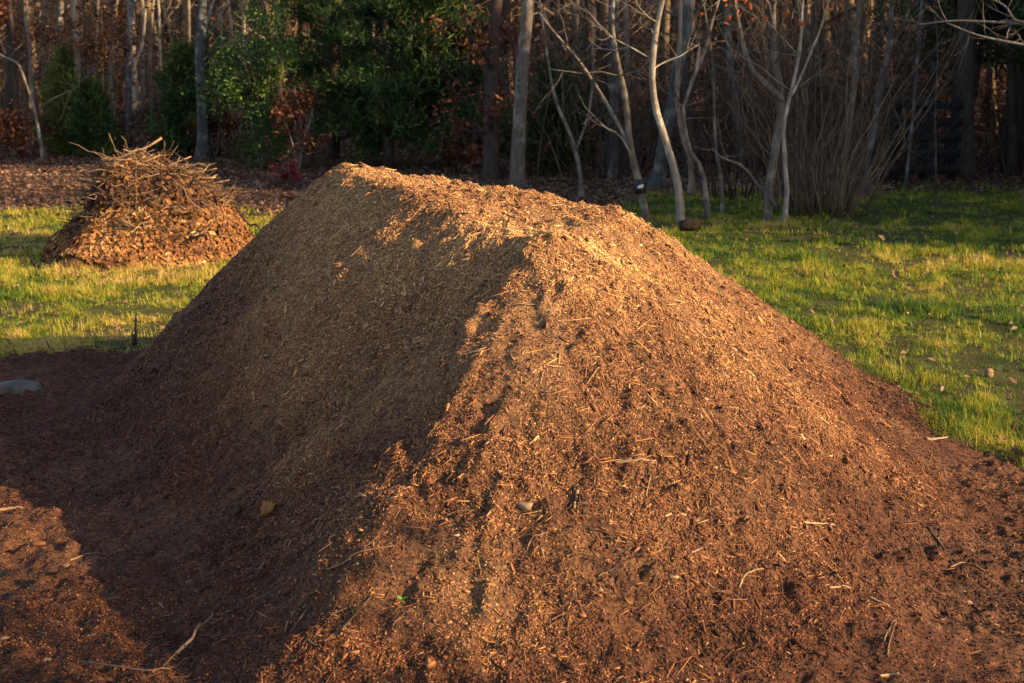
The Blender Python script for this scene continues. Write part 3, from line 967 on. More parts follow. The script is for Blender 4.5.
# overhanging twigs, upper right: a bare tree just outside the frame, one limb reaching in
ob = np.array([6.6, 12.5, 0.0]); ob[2] = float(ground_z(ob[0], ob[1]))
root = empty('bare_tree', ob, 'bare branches hanging into the upper right corner', 'tree', GR)
m = MB(); path = smooth_path([ob - [0, 0, .1], ob + [.05, 0, 1.2], ob + [-.05, .1, 2.6], ob + [.1, 0, 4.5], ob + [0, .1, 7]], 16)
m.tube(path, np.linspace(.11, .03, 16), 9, .5, .04); m.build('trunk', M_BARK_GREY, root, off=ob)
b = MB()
for fk, wd in (([(1075, 30), (1024, 24), (990, 22), (950, 21), (912, 26)], 4.0), ([(1075, 55), (1024, 45), (980, 36), (947, 23)], 4.0), ([(1060, 10), (1020, 22), (1005, 6), (985, -4)], 3.0)):
    fp = smooth_path([at_y(px, py, 12.3 + .1 * i) for i, (px, py) in enumerate(fk)], 14)
    b.tube(fp, np.linspace(wd, wd * .35, 14) * .5 * 12.3 / FPX, 6, .6)
    for q in fp[4::2]:
        grow(b, q, unit(R.normal(size=3) + np.array([-.3, 0, .5])), .38, .005, 1, 4, .5, kids=2)
for q in (path[6], path[8], path[9], path[11], path[13]):
    a = R.uniform(0, 6.28); grow(b, q, unit(np.array([math.cos(a), math.sin(a), .6])), 1.4, .03, 2, 5, .5)
b.tube([path[5], at_y(1075, 30, 12.3)], [.03, .012], 6, .5); b.tube([path[5], at_y(1075, 55, 12.3)], [.03, .012], 6, .5)
b.build('branches', M_BARK_GREY, root, off=ob)

# strap and marker on the leaning tree: parts of nothing that moves apart from it, but lifted off easily -> own things
kx = at_y(640, 186, at_z(648, 219)[1])
sr = empty('trunk_strap', kx, 'dark strap with a small pale buckle wrapped round the leaning tree', 'strap')
m = MB()
for dz, rr in ((-.055, .066), (.0, .070), (.055, .066)):
    pass
m.tube([[.006, 0, -.085], [.002, 0, -.03], [-.002, 0, .03], [-.006, 0, .085]], [.062, .068, .068, .062], 14, .5)
m.build('band', M_STRAPD, sr)
m = MB(); m.tube([[-.03, -.068, -.015], [.0, -.082, .0], [.03, -.07, .015]], [.018, .024, .016], 10, .5); m.build('buckle', M_PLASTIC, sr)


# ------------------------------------------------------------------ evergreens
def cedar(label, px, py, H, Rad, n, mat, name='cedar_tree', group='evergreens at the edge of the woods', bright=0.0, spr=(.12, .026), low=.04, xy=None):
    base = at_z(px, py) if xy is None else np.array([xy[0], xy[1], 0.])
    base[2] = float(ground_z(base[0], base[1]))
    root = empty(name, base, label, 'evergreen tree', group)
    m = MB(); pt = [[0, 0, -.1], [.03, .02, H * .3], [-.03, .03, H * .65], [0, 0, H]]
    m.tube(smooth_path(pt, 14), np.linspace(.028 * H * .6 + .02, .012, 14), 9, .5, .05)
    m.build('trunk', M_BARK_DARK, root)
    b = MB(); P = []; D = []; TT = []
    for i in range(n):
        f = low + (1 - low) * (i + R.random()) / n
        h = H * f; a = R.uniform(0, 2 * math.pi)
        L = Rad * (max(0.02, 1 - f) ** .75) * R.uniform(.40, 1.30) * (.65 + .35 * min(1, f / .12))
        e = R.uniform(-.05, .75)
        d = np.array([math.cos(a), math.sin(a), e])
        tq = np.linspace(0, 1, 7)[:, None]
        q = np.array([0, 0, h]) + d * L * tq + np.array([0, 0, -.18 * L]) * tq ** 2 * R.uniform(0, 1.5) + R.normal(size=(7, 3)) * .02
        b.tube(q, np.linspace(.018, .005, 7), 4, .4)
        ns = int(10 + 42 * L / Rad)
        u = R.uniform(.18, 1.0, ns) ** .8
        j = np.minimum(5, (u * 6).astype(int)); pp = q[j] + (q[j + 1] - q[j]) * (u * 6 - j)[:, None]
        side = np.array([-math.sin(a), math.cos(a), 0])
        sp = R.normal(size=ns) * .20 * L * (.4 + u * .6)
        pp = pp + side * sp[:, None] + np.stack([R.normal(size=ns) * .03, R.normal(size=ns) * .03, R.normal(size=ns) * .07 - .25 * np.abs(sp)], -1)
        P.append(pp); D.append(d * .8 + side * (np.sign(sp) * .7)[:, None] + R.normal(size=(ns, 3)) * .35)
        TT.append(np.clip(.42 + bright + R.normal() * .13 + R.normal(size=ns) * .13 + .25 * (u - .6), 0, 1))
    b.build('branches', M_BARK_DARK, root)
    P = np.concatenate(P); D = unit(np.concatenate(D)); TT = np.concatenate(TT); k = len(P)
    ax = unit(D * .55 + np.array([0, 0, .55]) + R.normal(size=D.shape) * .25)
    PLN = R.uniform(.16, .40, k) * spr[0] / .12
    nb_ = 8
    u = np.tile(np.linspace(0, .9, nb_), k); P = np.repeat(P, nb_, 0) + np.repeat(ax * PLN[:, None], nb_, 0) * u[:, None]
    AX = np.repeat(ax, nb_, 0); k2 = len(P)
    D = unit(AX * .8 + R.normal(size=(k2, 3)) * .55 * (1.1 - .6 * u)[:, None])
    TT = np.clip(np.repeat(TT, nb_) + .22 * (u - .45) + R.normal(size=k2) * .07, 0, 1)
    up = unit(np.array([0, 0, 1.]) + R.normal(size=(k2, 3)) * .8)
    s = unit(np.cross(up, D)); nn = np.cross(D, s)
    L = spr[0] * np.exp(R.normal(size=k2) * .3) * (1.15 - .5 * u)
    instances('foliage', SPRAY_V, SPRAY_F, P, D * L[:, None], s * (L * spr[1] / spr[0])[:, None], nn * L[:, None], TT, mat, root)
    return root


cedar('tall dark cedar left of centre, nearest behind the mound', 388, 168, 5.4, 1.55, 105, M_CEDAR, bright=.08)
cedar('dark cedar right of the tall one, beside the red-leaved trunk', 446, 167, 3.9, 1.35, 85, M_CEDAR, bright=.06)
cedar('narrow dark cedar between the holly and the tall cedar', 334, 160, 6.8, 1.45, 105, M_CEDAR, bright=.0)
cedar('low dark green shrubby cedar right of the stout grey trunk', 556, 172, 1.7, .75, 70, M_CEDAR)
cedar('small dark conifer behind the right side of the brush pile', 186, 158, 2.0, .55, 60, M_CEDAR)
cedar('small yellow green pine in the left woods', 70, 154, 1.9, .5, 46, M_PINE, 'pine_sapling', bright=.2, spr=(.13, .022))
cedar('tiny dark conifer just right of the yellow pine', 93, 158, 1.3, .35, 40, M_CEDAR)
# black conifers in the right of the woods, and those beyond the frame that shade the far lawn
cedar('black conifer at the right edge of the picture', 1010, 174, 9, 2.4, 200, M_CEDAR, bright=-.15, low=.20)
cedar('black conifer rising behind the slatted fence', 955, 166, 9, 2.2, 190, M_CEDAR, bright=-.15, low=.24)
for i, (x, y, h, r) in enumerate([(11.8, 12.7, 5.2, 1.6), (13.8, 12.3, 5.6, 1.7), (11.5, 14.6, 6.5, 1.8), (14.2, 14.9, 7.0, 2.0), (12.6, 17.0, 7, 2), (15.5, 17.5, 7.5, 2.1), (11.4, 19.2, 6.6, 1.9), (14.5, 20.0, 7.2, 2.0), (12.2, 22.0, 7, 2.0), (15, 23, 7.4, 2.1), (12.8, 25, 7.2, 2.0), (16.2, 26.5, 7.6, 2.2)]):
    cedar('dark conifer standing beyond the right edge of the lawn', 0, 0, h, r, 120, M_CEDAR, xy=(x, y), spr=(.26, .10), group='conifers beyond the right edge')


def leafy_shrub(name, label, cat, px, py, rx, rz, n, mat, size, stems=7, flat=0.1, clump=26, group=None, cz=.55, stemmat=None, xy=None):
    base = at_z(px, py) if xy is None else np.array([xy[0], xy[1], 0.]); base[2] = float(ground_z(base[0], base[1]))
    root = empty(name, base, label, cat, group)
    b = MB(); tips = []
    for i in range(stems):
        a = R.uniform(0, 2 * math.pi); e = np.array([math.cos(a) * rx * R.uniform(.2, .8), math.sin(a) * rx * R.uniform(.2, .8), rz * R.uniform(.7, 1.0)])
        q = smooth_path([[0, 0, -.05], e * [.25, .25, .4] + R.normal(size=3) * .04, e * [.6, .6, .75] + R.normal(size=3) * .05, e], 10)
        b.tube(q, np.linspace(.02, .006, 10), 5, .5)
        for j in range(2, 10):
            grow(b, q[j], unit(R.normal(size=3) + [0, 0, .3]), rx * .45, .006, 1, 4, .5, tips=tips)
    b.build('stems', stemmat or M_BARK_GREY, root)
    cl = []
    while len(cl) < clump:
        c = R.normal(size=3) * .5
        if np.linalg.norm(c) < 1: cl.append(c)
    cl = np.array(cl) * [rx, rx, rz * .5] + [0, 0, rz * cz]
    cs = R.uniform(.6, 1.3, clump)
    id_ = R.integers(0, clump, n)
    P = cl[id_] + R.normal(size=(n, 3)) * (rx * .17 * cs[id_])[:, None]
    P[:, 2] = np.maximum(P[:, 2], .04)
    ct = R.normal(size=clump) * .16
    t, s, nn = rand_frames(n, np.tile([0, 0, 1.], (n, 1)), flat)
    L = size * np.exp(R.normal(size=n) * .25)
    instances('foliage', LEAF_V, LEAF_F, P, t * L[:, None], s * (L * .75)[:, None], nn * L[:, None], np.clip(.5 + ct[id_] + R.normal(size=n) * .18, 0, 1), mat, root)
    return root


leafy_shrub('holly_tree', 'bright green holly bush left of the dark cedars', 'shrub', 262, 170, .88, 2.9, 9500, M_HOLLY, .055, 8, clump=52, cz=.52)
leafy_shrub('oak_shrub', 'shrub of dull reddish brown leaves in front of the cedars', 'shrub', 298, 174, .55, 1.5, 650, M_RUST, .085, 6, clump=24)
leafy_shrub('red_shrub', 'small crimson leaved shrub left of the mound crest', 'shrub', 288, 184, .28, .34, 320, M_REDLEAF, .06, 5, clump=10)
leafy_shrub('oak_shrub', 'low rusty leaved shrub at the foot of the stout dark trunk', 'shrub', 216, 158, .55, 1.2, 1000, M_RUST, .085, 5, clump=16)
leafy_shrub('oak_shrub', 'low dark rusty shrub at the left edge', 'shrub', 14, 158, .8, 1.1, 1200, M_RUST, .085, 5, clump=20)
leafy_shrub('oak_shrub', 'rusty shrub right behind the top of the brush pile', 'shrub', 150, 156, .8, .9, 1200, M_LEAF, .085, 5, clump=18)
leafy_shrub('oak_shrub', 'reddish shrub at the foot of the red-leaved trunk', 'shrub', 470, 174, .5, .9, 900, M_RUST, .085, 5, clump=14)
leafy_shrub('beech_sapling', 'beech sapling with pale orange leaves above the slatted fence', 'sapling', 925, 168, .8, 2.4, 900, M_LEAF, .10, 5, clump=18, cz=.72)
leafy_shrub('beech_sapling', 'sapling with a few orange leaves between the two leaning trunks', 'sapling', 884, 172, .5, 2.0, 420, M_LEAF, .09, 5, clump=12, cz=.8)


leafy_shrub('added_shade_shrub', 'added unseen twiggy shrub that dims and dapples the foreground', 'shrub', 0, 0, .75, 3.5, 2400, M_LEAF, .085, 9, clump=36, cz=.86, xy=(6.6, .62))  # added out of view only to shade the bottom corners


# thicket of many upright stems behind the thin pale stem
def thicket(label, px, py, n, spread, H, mat, tint):
    base = at_z(px, py); base[2] = float(ground_z(base[0], base[1]))
    root = empty('thicket_shrub', base, label, 'shrub', 'bare thickets')
    for k, nm in ((n, 'stems'),):
        b = MB()
        for i in range(k):
            a = R.uniform(0, 2 * math.pi); lean = R.uniform(.02, .65)
            p0 = np.array([math.cos(a), math.sin(a) * .6, 0]) * R.uniform(0, .55) * spread
            h = H * R.uniform(.5, 1.1)
            e = p0 + np.array([math.cos(a) * lean * h, math.sin(a) * lean * h * .6, h])
            q = smooth_path([p0 - [0, 0, .05], p0 * .65 + e * .35 + R.normal(size=3) * .10, p0 * .28 + e * .72 + R.normal(size=3) * .16, e + R.normal(size=3) * .12], 9)
            r0 = R.uniform(.004, .012)
            tn = np.clip(R.normal(tint, .18), 0, 1)
            b.tube(q, np.linspace(r0, r0 * .3, 9), 5, tn)
            for j in (4, 5, 6, 7):
                if R.random() < .8:
                    grow(b, q[j], unit(R.normal(size=3) * .7 + unit(e - p0)), h * .28, r0 * .4, 1, 3, tn, kids=3)
        b.build(nm, mat, root)
    return root


thicket('dense thicket of upright grey stems behind the thin pale stem', 815, 216, 120, 1.1, 2.6, M_TWIG, .62)
thicket('loose thicket of thin stems left of the forked tree', 745, 200, 40, 1.1, 2.2, M_TWIG, .25)
thicket('low spray of reddish stems at the right foot of the dense thicket', 838, 208, 46, .9, 1.2, M_TWIG, .8)
thicket('thin dark thicket behind the thin bare sapling', 600, 178, 45, 1.6, 2.6, M_TWIG, .3)
thicket('dark thicket between the two leaning bluish trunks', 884, 184, 40, 1.2, 2.4, M_TWIG, .15)

# ------------------------------------------------------------------ underbrush and far woods: nobody could count these
b = MB(); LP = []
for i in range(3000):
    y = R.uniform(25, 48) if i % 4 else R.uniform(21, 26)
    x = R.uniform(-.47, .47) * (y + 2)
    if y < 27 and x < -4: continue
    if forest_zone(np.array(x), np.array(y)) < 1.8: continue
    if y < 27 and -.235 < x / y < -.02: continue
    z = float(ground_z(x, y)); h = R.uniform(.6, 3.4)
    p = np.array([x, y, z]); d = unit(np.array([R.normal() * .3, R.normal() * .3, 1]))
    q = [p]
    for j in range(4):
        d = unit(d + R.normal(size=3) * .2); q.append(q[-1] + d * h / 4)
    q = np.array(q); r0 = R.uniform(.004, .015); tn = np.clip(R.normal(.5, .25), 0, 1)
    b.tube(q, np.linspace(r0, r0 * .35, 5), 4, tn)
    for j in (1, 2, 2, 3, 3, 3):
        d2 = unit(R.normal(size=3) + [0, 0, .5]); Lb = h * R.uniform(.15, .4)
        q2 = np.array([q[j], q[j] + d2 * Lb * .5 + R.normal(size=3) * .04, q[j] + d2 * Lb])
        b.tube(q2, np.linspace(r0 * .5, r0 * .2, 3), 3, tn)
        if R.random() < .22:
            LP.append(q2[2]); LP.append(q2[1])
o = b.build('underbrush', M_TWIG); tag(o, 'tangle of thin bare stems filling the woods between the trunks', 'underbrush', kind='stuff')
LP = np.array(LP); n = 30000
P = LP[R.integers(0, len(LP), n)] + R.normal(size=(n, 3)) * .18
t, s, nn = rand_frames(n, np.tile([0, 0, 1.], (n, 1)), .1)
L = .075 * np.exp(R.normal(size=n) * .25)
o = instances('underbrush_leaves', LEAF_V, LEAF_F, P, t * L[:, None], s * (L * .7)[:, None], nn * L[:, None], np.clip(R.normal(.5, .25, n), 0, 1), M_RUST)
tag(o, 'withered brown leaves clinging to the underbrush of the woods', 'underbrush leaves', kind='stuff')

b = MB(); LP = []
for i in range(520):
    y = 30 + 60 * R.random() ** 1.3
    x = R.uniform(-.52, .52) * (y + 3)
    z = float(ground_z(x, y)); h = R.uniform(8, 13)
    p = np.array([x, y, z]); q = p + np.outer(np.linspace(0, 1, 7), [R.normal() * .5, R.normal() * .5, h]) + R.normal(size=(7, 3)) * [.12, .12, 0]
    r0 = R.uniform(.06, .2); tn = np.clip(R.normal(.62, .22), 0, 1)
    b.tube(q, np.linspace(r0, r0 * .25, 7), 6, tn)
    for j in range(14):
        f = R.uniform(.05, .8); k = int(f * 6); pp = q[k] + (q[k + 1] - q[k]) * (f * 6 - k)
        a = R.uniform(0, 6.28); d = unit(np.array([math.cos(a), math.sin(a), R.uniform(.0, .9)]))
        Lb = R.uniform(.8, 2.6)
        q2 = np.array([pp, pp + d * Lb * .5 + R.normal(size=3) * .12, pp + d * Lb + R.normal(size=3) * .2])
        b.tube(q2, np.array([.25, .17, .07]) * r0, 3, tn)
        for _ in range(3):
            d3 = unit(d + R.normal(size=3) * .8)
            b.tube(np.array([q2[1], q2[1] + d3 * Lb * .3, q2[1] + d3 * Lb * .6 + R.normal(size=3) * .1]), np.array([.1, .08, .04]) * r0, 3, tn)
        if R.random() < .35: LP.append(q2[2]); LP.append(q2[1])
o = b.build('far_woods', M_TWIG); tag(o, 'far wood of bare trunks and branches closing the view', 'woods', kind='stuff')
LP = np.array(LP); n = 42000
P = LP[R.integers(0, len(LP), n)] + R.normal(size=(n, 3)) * .45
t, s, nn = rand_frames(n, np.tile([0, 0, 1.], (n, 1)), .1)
L = .15 * np.exp(R.normal(size=n) * .25)
o = instances('far_leaves', LEAF_V, LEAF_F, P, t * L[:, None], s * (L * .7)[:, None], nn * L[:, None], np.clip(R.normal(.6, .22, n), 0, 1), M_LEAF)
tag(o, 'russet leaves still hanging in the far wood', 'far leaves', kind='stuff')

# slatted fence, dim, behind the thin trees on the right
f0, f1 = at_z(893, 181), at_z(952, 181)
fr = empty('slatted_fence', f0, 'weathered grey slatted fence in the shade behind the thin trees', 'fence')
W = f1[0] - f0[0]


def box(m, a, b_):
    a, b_ = np.array(a), np.array(b_)
    v = [(a[0] if i & 1 == 0 else b_[0], a[1] if i & 2 == 0 else b_[1], a[2] if i & 4 == 0 else b_[2]) for i in range(8)]
    m.add(v, [(0, 2, 3, 1), (4, 5, 7, 6), (0, 1, 5, 4), (1, 3, 7, 5), (3, 2, 6, 7), (2, 0, 4, 6)])


for i, x in enumerate((0, W * .5, W)):
    m = MB(); box(m, (x - .05, 0, -.1), (x + .05, .1, 1.32)); m.build('post', M_FENCE, fr, smooth=False)
for i in range(5):
    m = MB(); box(m, (-.10, -.032, .12 + i * .25 + R.normal() * .01), (W + .10, -.003, .26 + i * .25)); m.build('board', M_FENCE, fr, smooth=False)

# ------------------------------------------------------------------ small things
def on_mulch(px, py):
    d = ray(px, py); o0 = np.array([0, 0, CAM_H])
    ts = np.linspace(1.5, 12, 4000)
    p = o0 + d * ts[:, None]
    h = p[:, 2] - mulch_z(p[:, 0], p[:, 1])
    i = int(np.argmax(h < 0))
    return p[i]


def on_ground(px, py):
    p = at_z(px, py); p[2] = float(ground_z(p[0], p[1])); return p


def twig(name, label, cat, pxs, wpx, mat, tint, lift=.1, side=None, seg=7, group=None):
    pts = np.array([on_mulch(*p) for p in pxs])
    d = np.linalg.norm(pts[0] - [0, 0, CAM_H]); r = wpx * .36 * d / FPX; tint = max(.05, tint - .18)
    q = smooth_path(pts, 12); q[:, 2] = np.maximum(q[:, 2], mulch_z(q[:, 0], q[:, 1])) + r * lift + .003
    q = q + np.cumsum(R.normal(size=q.shape), 0) * r * .10
    base = q[0].copy()
    m = MB(); m.tube(q - base, np.linspace(r, r * .55, 12), seg, tint, .12)
    if side is not None:
        i, j = side; dv = (q[i] - q[i - 2]); dv = unit(dv + np.array([R.normal() * .3, R.normal() * .3, .25])) * np.linalg.norm(q[-1] - q[0]) * j
        m.tube(np.array([q[i], q[i] + dv * .5, q[i] + dv]) - base, [r * .6, r * .5, r * .3], 5, tint)
    o = m.build(name, mat); o.location = base
    return tag(o, label, cat, group)


TW = 'loose twigs and stems on the mulch'
for a in [
    ('straw_stem', 'pale straw stem lying across the upper sunlit slope', 'straw', [(511, 306), (524, 305), (537, 305)], 2.2, .95, None),
    ('straw_stem', 'slanting straw at the shadow edge under the crest', 'straw', [(467, 300), (480, 284), (488, 275)], 2.0, .75, None),
    ('stick', 'dark stick pointing down the right slope', 'stick', [(928, 528), (942, 548), (962, 580)], 4.5, .08, None),
    ('stick', 'short pale stick lying level on the lower right slope', 'stick', [(803, 523), (818, 525), (834, 526)], 3.5, .95, None),
    ('straw_stem', 'short yellow straw low on the right slope', 'straw', [(829, 589), (840, 588), (851, 589)], 3, .85, None),
    ('stick', 'small pale peg of wood right of the yellow straw', 'stick', [(870, 598), (880, 603), (890, 608)], 3.4, .9, None),
    ('twig', 'pale curved twig like a hook low on the front slope', 'twig', [(739, 589), (744, 578), (752, 573), (763, 570)], 3, .8, None),
    ('wood_splinter', 'tapered wood splinter with a dark hollow under it', 'splinter', [(614, 464), (634, 462), (656, 462)], 5.5, .7, None),
    ('wood_splinter', 'upright pale splinter on the smooth middle slope', 'splinter', [(577, 492), (575, 502), (573, 510)], 6, .75, None),
    ('twig', 'arched twig left of the dark curved root', 'twig', [(527, 551), (531, 541), (539, 536), (549, 533)], 2.4, .6, None),
    ('root', 'dark curved root in the middle of the front slope', 'root', [(588, 530), (602, 532), (612, 538), (618, 545)], 3.2, .15, (8, .3)),
    ('twig', 'straight twig just below the dark curved root', 'twig', [(598, 578), (608, 573), (618, 567)], 2.6, .7, None),
    ('twig', 'forked twig right of the small straight one', 'twig', [(691, 554), (700, 550), (711, 545)], 2.6, .75, (7, .4)),
    ('twig', 'bent twig under the pale flat chip', 'twig', [(703, 582), (712, 588), (725, 593)], 2.8, .75, None),
    ('straw_stem', 'steep straw near the middle of the slope', 'straw', [(646, 497), (648, 487), (651, 476)], 2.2, .8, None),
    ('stick', 'thick splintered stick in the lower left shadow', 'stick', [(177, 655), (195, 637), (214, 615)], 6, .62, (5, .22)),
    ('twig', 'long thin root crossing the bottom left corner', 'root', [(78, 662), (120, 668), (150, 672), (172, 669), (192, 658)], 3, .45, (7, .2)),
    ('stick', 'sunlit stick end at the left edge', 'stick', [(-8, 513), (8, 510), (22, 509)], 5, .7, None),
    ('twig', 'pale thin twig at the lower left shadow border', 'twig', [(70, 561), (84, 556), (98, 553)], 2.2, .7, None),
    ('root', 'forked tan root at the shadow edge of the lower slope', 'root', [(326, 571), (346, 563), (368, 551), (396, 546)], 3, .65, (6, .35)),
    ('straw_stem', 'thin stem leaning in the lower shadow left of the pair', 'straw', [(256, 577), (264, 562), (271, 549)], 2.4, .6, None),
    ('straw_stem', 'left one of two thin stems near the bottom', 'straw', [(285, 633), (293, 616), (304, 601)], 2.4, .6, None),
    ('straw_stem', 'right one of two thin stems near the bottom', 'straw', [(290, 634), (300, 620), (308, 608)], 2.0, .55, None),
    ('root', 'long brown root curving below the green seedling', 'root', [(306, 640), (320, 646), (340, 632), (358, 612), (372, 596)], 3, .42, None),
    ('twig', 'short twig right under the green seedling', 'twig', [(392, 628), (400, 618), (410, 611)], 2.6, .5, None),
    ('twig', 'pale twig arching on the left of the lit front slope', 'twig', [(446, 517), (458, 512), (474, 511)], 2.2, .7, None),
    ('twig', 'thin twig lying on the far right mulch', 'twig', [(950, 568), (965, 564), (985, 572)], 2.4, .65, (6, .3)),
    ('stick', 'tan stick at the right grass edge of the mulch', 'stick', [(926, 440), (936, 440), (947, 439)], 4, .8, None),
    ('twig', 'vertical twig low on the right slope', 'twig', [(887, 656), (890, 640), (896, 622)], 2.6, .5, None),
    ('twig', 'curved twig left of the vertical one near the bottom right', 'twig', [(884, 642), (890, 628), (896, 620)], 2.2, .6, None),
    ('stick', 'pale short stick at the bottom right', 'stick', [(880, 677), (890, 676), (900, 675)], 3.6, .9, None),
    ('twig', 'thin diagonal twig on the shaded left face', 'twig', [(238, 440), (246, 428), (256, 416)], 2.0, .45, None),
    ('twig', 'longer thin twig high on the shaded left face', 'twig', [(203, 420), (224, 411), (244, 405)], 1.8, .5, None)]:
    twig(a[0], a[1], a[2], a[3], a[4], M_STICK, a[5], side=a[6], group=TW)


def lump(name, label, cat, p, size, mat, group=None, sq=.7, seed=1, tint=.6, n=(9, 7), rot=0.3):
    """irregular rounded or angular piece"""
    v, f = [], []
    nu, nv = n
    for j in range(nv + 1):
        ph = math.pi * j / nv
        for i in range(nu):
            a = 2 * math.pi * i / nu
            d = np.array([math.cos(a) * math.sin(ph), math.sin(a) * math.sin(ph), math.cos(ph)])
            k = 1 + .22 * float(vnoise(d[0] * 2 + seed, d[1] * 2 + d[2] * 3, seed)) * 2
            d = np.sign(d) * np.abs(d) ** sq
            v.append(d * k * np.array(size) * .5)
    for j in range(nv):
        for i in range(nu):
            k = (i + 1) % nu
            f.append((j * nu + i, (j + 1) * nu + i, (j + 1) * nu + k, j * nu + k))
    v = np.array(v); cr, sr_ = math.cos(rot), math.sin(rot)
    v = np.stack([v[:, 0] * cr - v[:, 1] * sr_, v[:, 0] * sr_ + v[:, 1] * cr, v[:, 2]], -1)
    m = MB(); m.add(v, f, min(tint, .60)); o = m.build(name, mat, smooth=name != 'wood_chip'); o.location = p
    return tag(o, label, cat, group)


def px_lump(name, label, cat, px, py, w, h, mat, tint=.8, seed=1, thick=.5, sq=.7, rot=.3):
    p = on_mulch(px, py); d = np.linalg.norm(p - [0, 0, CAM_H]); k = d / FPX * .85
    return lump(name, label, cat, p - np.array([0, 0, .002]), (w * k, h * k * 1.2, min(w, h) * k * thick), mat, 'chips and stones on the mulch', sq, seed, tint, rot=rot)


px_lump('wood_chip', 'blocky pale wood chip left of the smooth middle slope', 'wood chip', 525, 505, 17, 11, M_STICK, .95, 1, .8, .5, -.5)
px_lump('wood_chip', 'pale flat chip low on the front slope', 'wood chip', 673, 576, 13, 9, M_STICK, 1.0, 2, .4)
px_lump('stone', 'small pinkish pebble on the front slope', 'stone', 600, 590, 8, 8, M_TANSTONE, .6, 3, .8, 1)
px_lump('wood_chip', 'orange chip below the pinkish pebble', 'wood chip', 582, 614, 9, 11, M_CHIP, .8, 4, .5)
px_lump('stone', 'tan oval stone in the bottom left corner', 'stone', 46, 660, 14, 8, M_TANSTONE, .6, 5, .7, 1)
px_lump('wood_chip', 'white sliver at the border of the lower left shadow', 'wood chip', 66, 565, 8, 5, M_STICK, 1, 6, .5)
px_lump('wood_chip', 'tan chip on the sunlit ground at far left', 'wood chip', 38, 543, 15, 8, M_CHIP, .7, 7, .5)
px_lump('wood_chip', 'grey chip at the bottom left edge', 'wood chip', 5, 637, 11, 7, M_STICK, .6, 8, .5)
px_lump('wood_chip', 'small yellow chip on the front right slope', 'wood chip', 727, 518, 9, 8, M_CHIP, .93, 9, .5)
px_lump('wood_chip', 'pale chip on the upper front slope', 'wood chip', 586, 424, 8, 6, M_CHIP, .98, 10, .5)
px_lump('wood_chip', 'pale chip at the upper right of the slope', 'wood chip', 597, 377, 7, 6, M_CHIP, .98, 11, .5)
px_lump('wood_chip', 'white chip beside the grass at the right edge', 'wood chip', 1000, 468, 9, 4, M_STICK, 1, 12, .4)
px_lump('wood_chip', 'cream chip at the lower right slope near the dark stick', 'wood chip', 968, 602, 9, 8, M_STICK, 1, 13, .4)
px_lump('wood_chip', 'pale chip beside the steep upright splinter', 'wood chip', 608, 543, 9, 6, M_STICK, .9, 14, .5)
px_lump('soil_clod', 'round crumbly clod with a dark pit under it on the upper slope', 'clod', 642, 310, 12, 11, M_MULCH, .5, 15, .9, 1)

# pale flat stone and white pebble on the left, rock in the right grass, dark log
p = on_mulch(14, 386)
vv, ff = [(0, 0, .020)], []
for j in range(1, 7):
    for i in range(40):
        an = 2 * math.pi * i / 40; rr = j / 6
        ro = 1 + .55 * float(fbm(math.cos(an) * 1.5 + 4, math.sin(an) * 1.5, .8, 4, 301))
        x_, y_ = .15 * ro * rr * math.cos(an), .10 * ro * rr * math.sin(an)
        vv.append((x_, y_, .020 * (1 - .5 * rr ** 2) + .016 * float(fbm(x_, y_, .07, 3, 311)) - (.05 if j == 6 else 0)))
for i in range(40):
    k = (i + 1) % 40
    ff.append((0, 1 + i, 1 + k))
    for j in range(5):
        ff.append((1 + j * 40 + i, 1 + (j + 1) * 40 + i, 1 + (j + 1) * 40 + k, 1 + j * 40 + k))
m = MB(); m.add(vv, ff); o = m.build('flat_stone', M_STONE); o.location = p
tag(o, 'flat pale grey stone in the mulch at the left edge', 'stone')
p = on_ground(5, 365); lump('pebble', 'white pebble at the left lawn edge', 'stone', p + [0, 0, .02], (.035, .035, .03), M_STONE, None, 1, 22)
p = on_ground(988, 380); lump('rock', 'small pale rock lying in the right lawn', 'stone', p + [0, 0, .03], (.06, .05, .055), M_TANSTONE, None, .9, 23)
p = on_ground(690, 231)
lg = empty('log_stump', p, 'dark short log at the foot of the pale bowed tree', 'log')
m = MB(); m.tube([[-.12, 0, .06], [-.04, .01, .07], [.05, 0, .07], [.115, -.02, .06]], [.060, .07, .068, .058], 12, .5, .12); m.build('bark', M_LOG, lg)
m = MB(); m.tube([[.113, -.02, .06], [.121, -.021, .06]], [.048, .044], 12, .5); m.build('cut_end', M_LOG, lg)

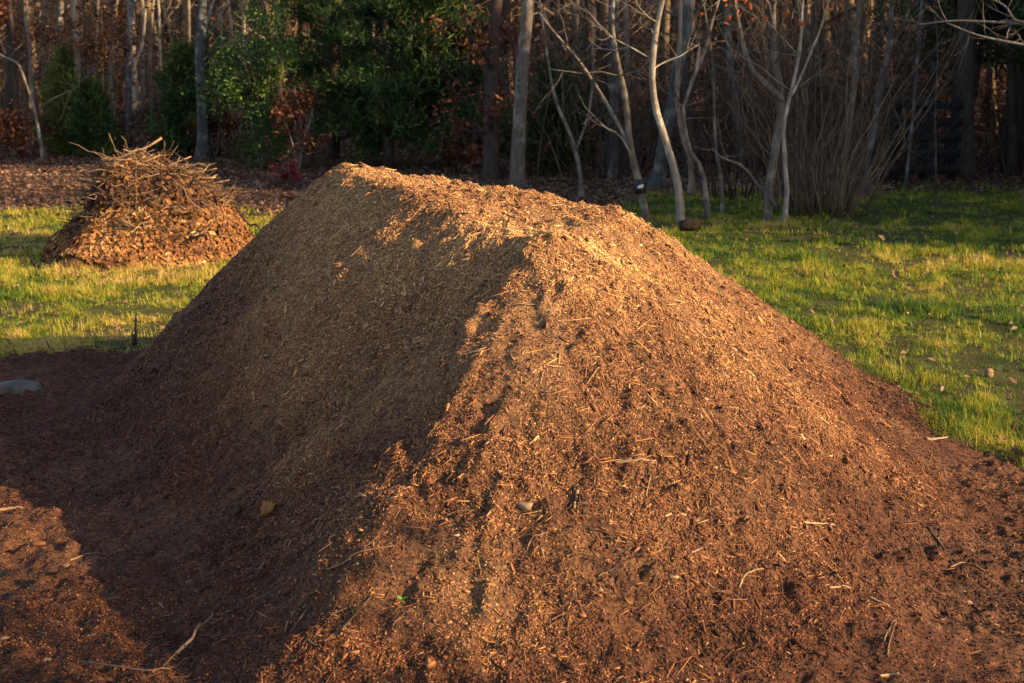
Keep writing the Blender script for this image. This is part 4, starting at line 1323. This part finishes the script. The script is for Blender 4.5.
# metal stake at the left foot of the mound
p = on_ground(136, 343)
sk_ = empty('metal_stake', p, 'thin dark metal stake standing in the grass at the left foot of the mound', 'stake')
m = MB(); m.tube([[0, 0, -.1], [.002, 0, .1], [.012, 0, .21]], [.0085, .008, .007], 8, .5); m.build('rod', M_METAL, sk_)
m = MB(); box(m, (-.028, -.006, .0), (-.009, .006, .075)); m.build('plate', M_METAL, sk_, smooth=False)
p = on_ground(52, 356)
m = MB(); m.tube(np.array([[-.03, 0, .10], [-.01, .01, .05], [.03, 0, -.01]]), [.006, .006, .005], 6, .2); o = m.build('stick', M_STICK); o.location = p
tag(o, 'short dark stick poking out of the left lawn edge', 'stick')

# curled dead leaf on the shaded face, green seedling
p = on_mulch(271, 513)
lf = bpy.data.meshes.new('dead_leaf')
vv, ff = [], []
for i in range(9):
    for j in range(5):
        u, v_ = i / 8 - .5, j / 4 - .5
        wd = .5 * math.sin(math.pi * (i + .4) / 8.8) + .05
        wd *= 1 + .18 * (-1) ** i
        vv.append((u * .085, v_ * wd * .08, .012 + .05 * (2 * v_) ** 2 * wd + .012 * math.sin(7 * u + 3 * v_) + R.normal() * .002))
for i in range(8):
    for j in range(4):
        ff.append((i * 5 + j, (i + 1) * 5 + j, (i + 1) * 5 + j + 1, i * 5 + j + 1))
m = MB(); m.add(vv, ff, .62); o = m.build('dead_leaf', M_PILELEAF); o.location = p; o.rotation_euler = (.25, -.5, .5)
so = o.modifiers.new('thickness', 'SOLIDIFY'); so.thickness = .0012
tag(o, 'curled orange brown dead leaf on the shaded face', 'leaf')
p = on_mulch(402, 606)
sd = empty('seedling', p, 'tiny bright green seedling near the bottom of the mound', 'seedling')
m = MB(); m.tube([[0, 0, -.01], [.002, 0, .012], [0, .001, .022]], [.0012, .001, .001], 5, .3); m.build('stem', M_GREEN, sd)
for a, L, e in ((.3, .024, .5), (2.2, .026, .4), (3.6, .018, .7), (5.0, .020, .3)):
    t = np.array([[math.cos(a) * L, math.sin(a) * L, e * L]]); s_ = np.array([[-math.sin(a), math.cos(a), 0]]) * L * .55
    instances('leaf', SPRAY_V, SPRAY_F, np.array([[0, 0, .02]]), t, s_, np.array([[0, 0, L]]), np.array([R.uniform(.4, 1)]), M_GREEN, sd)
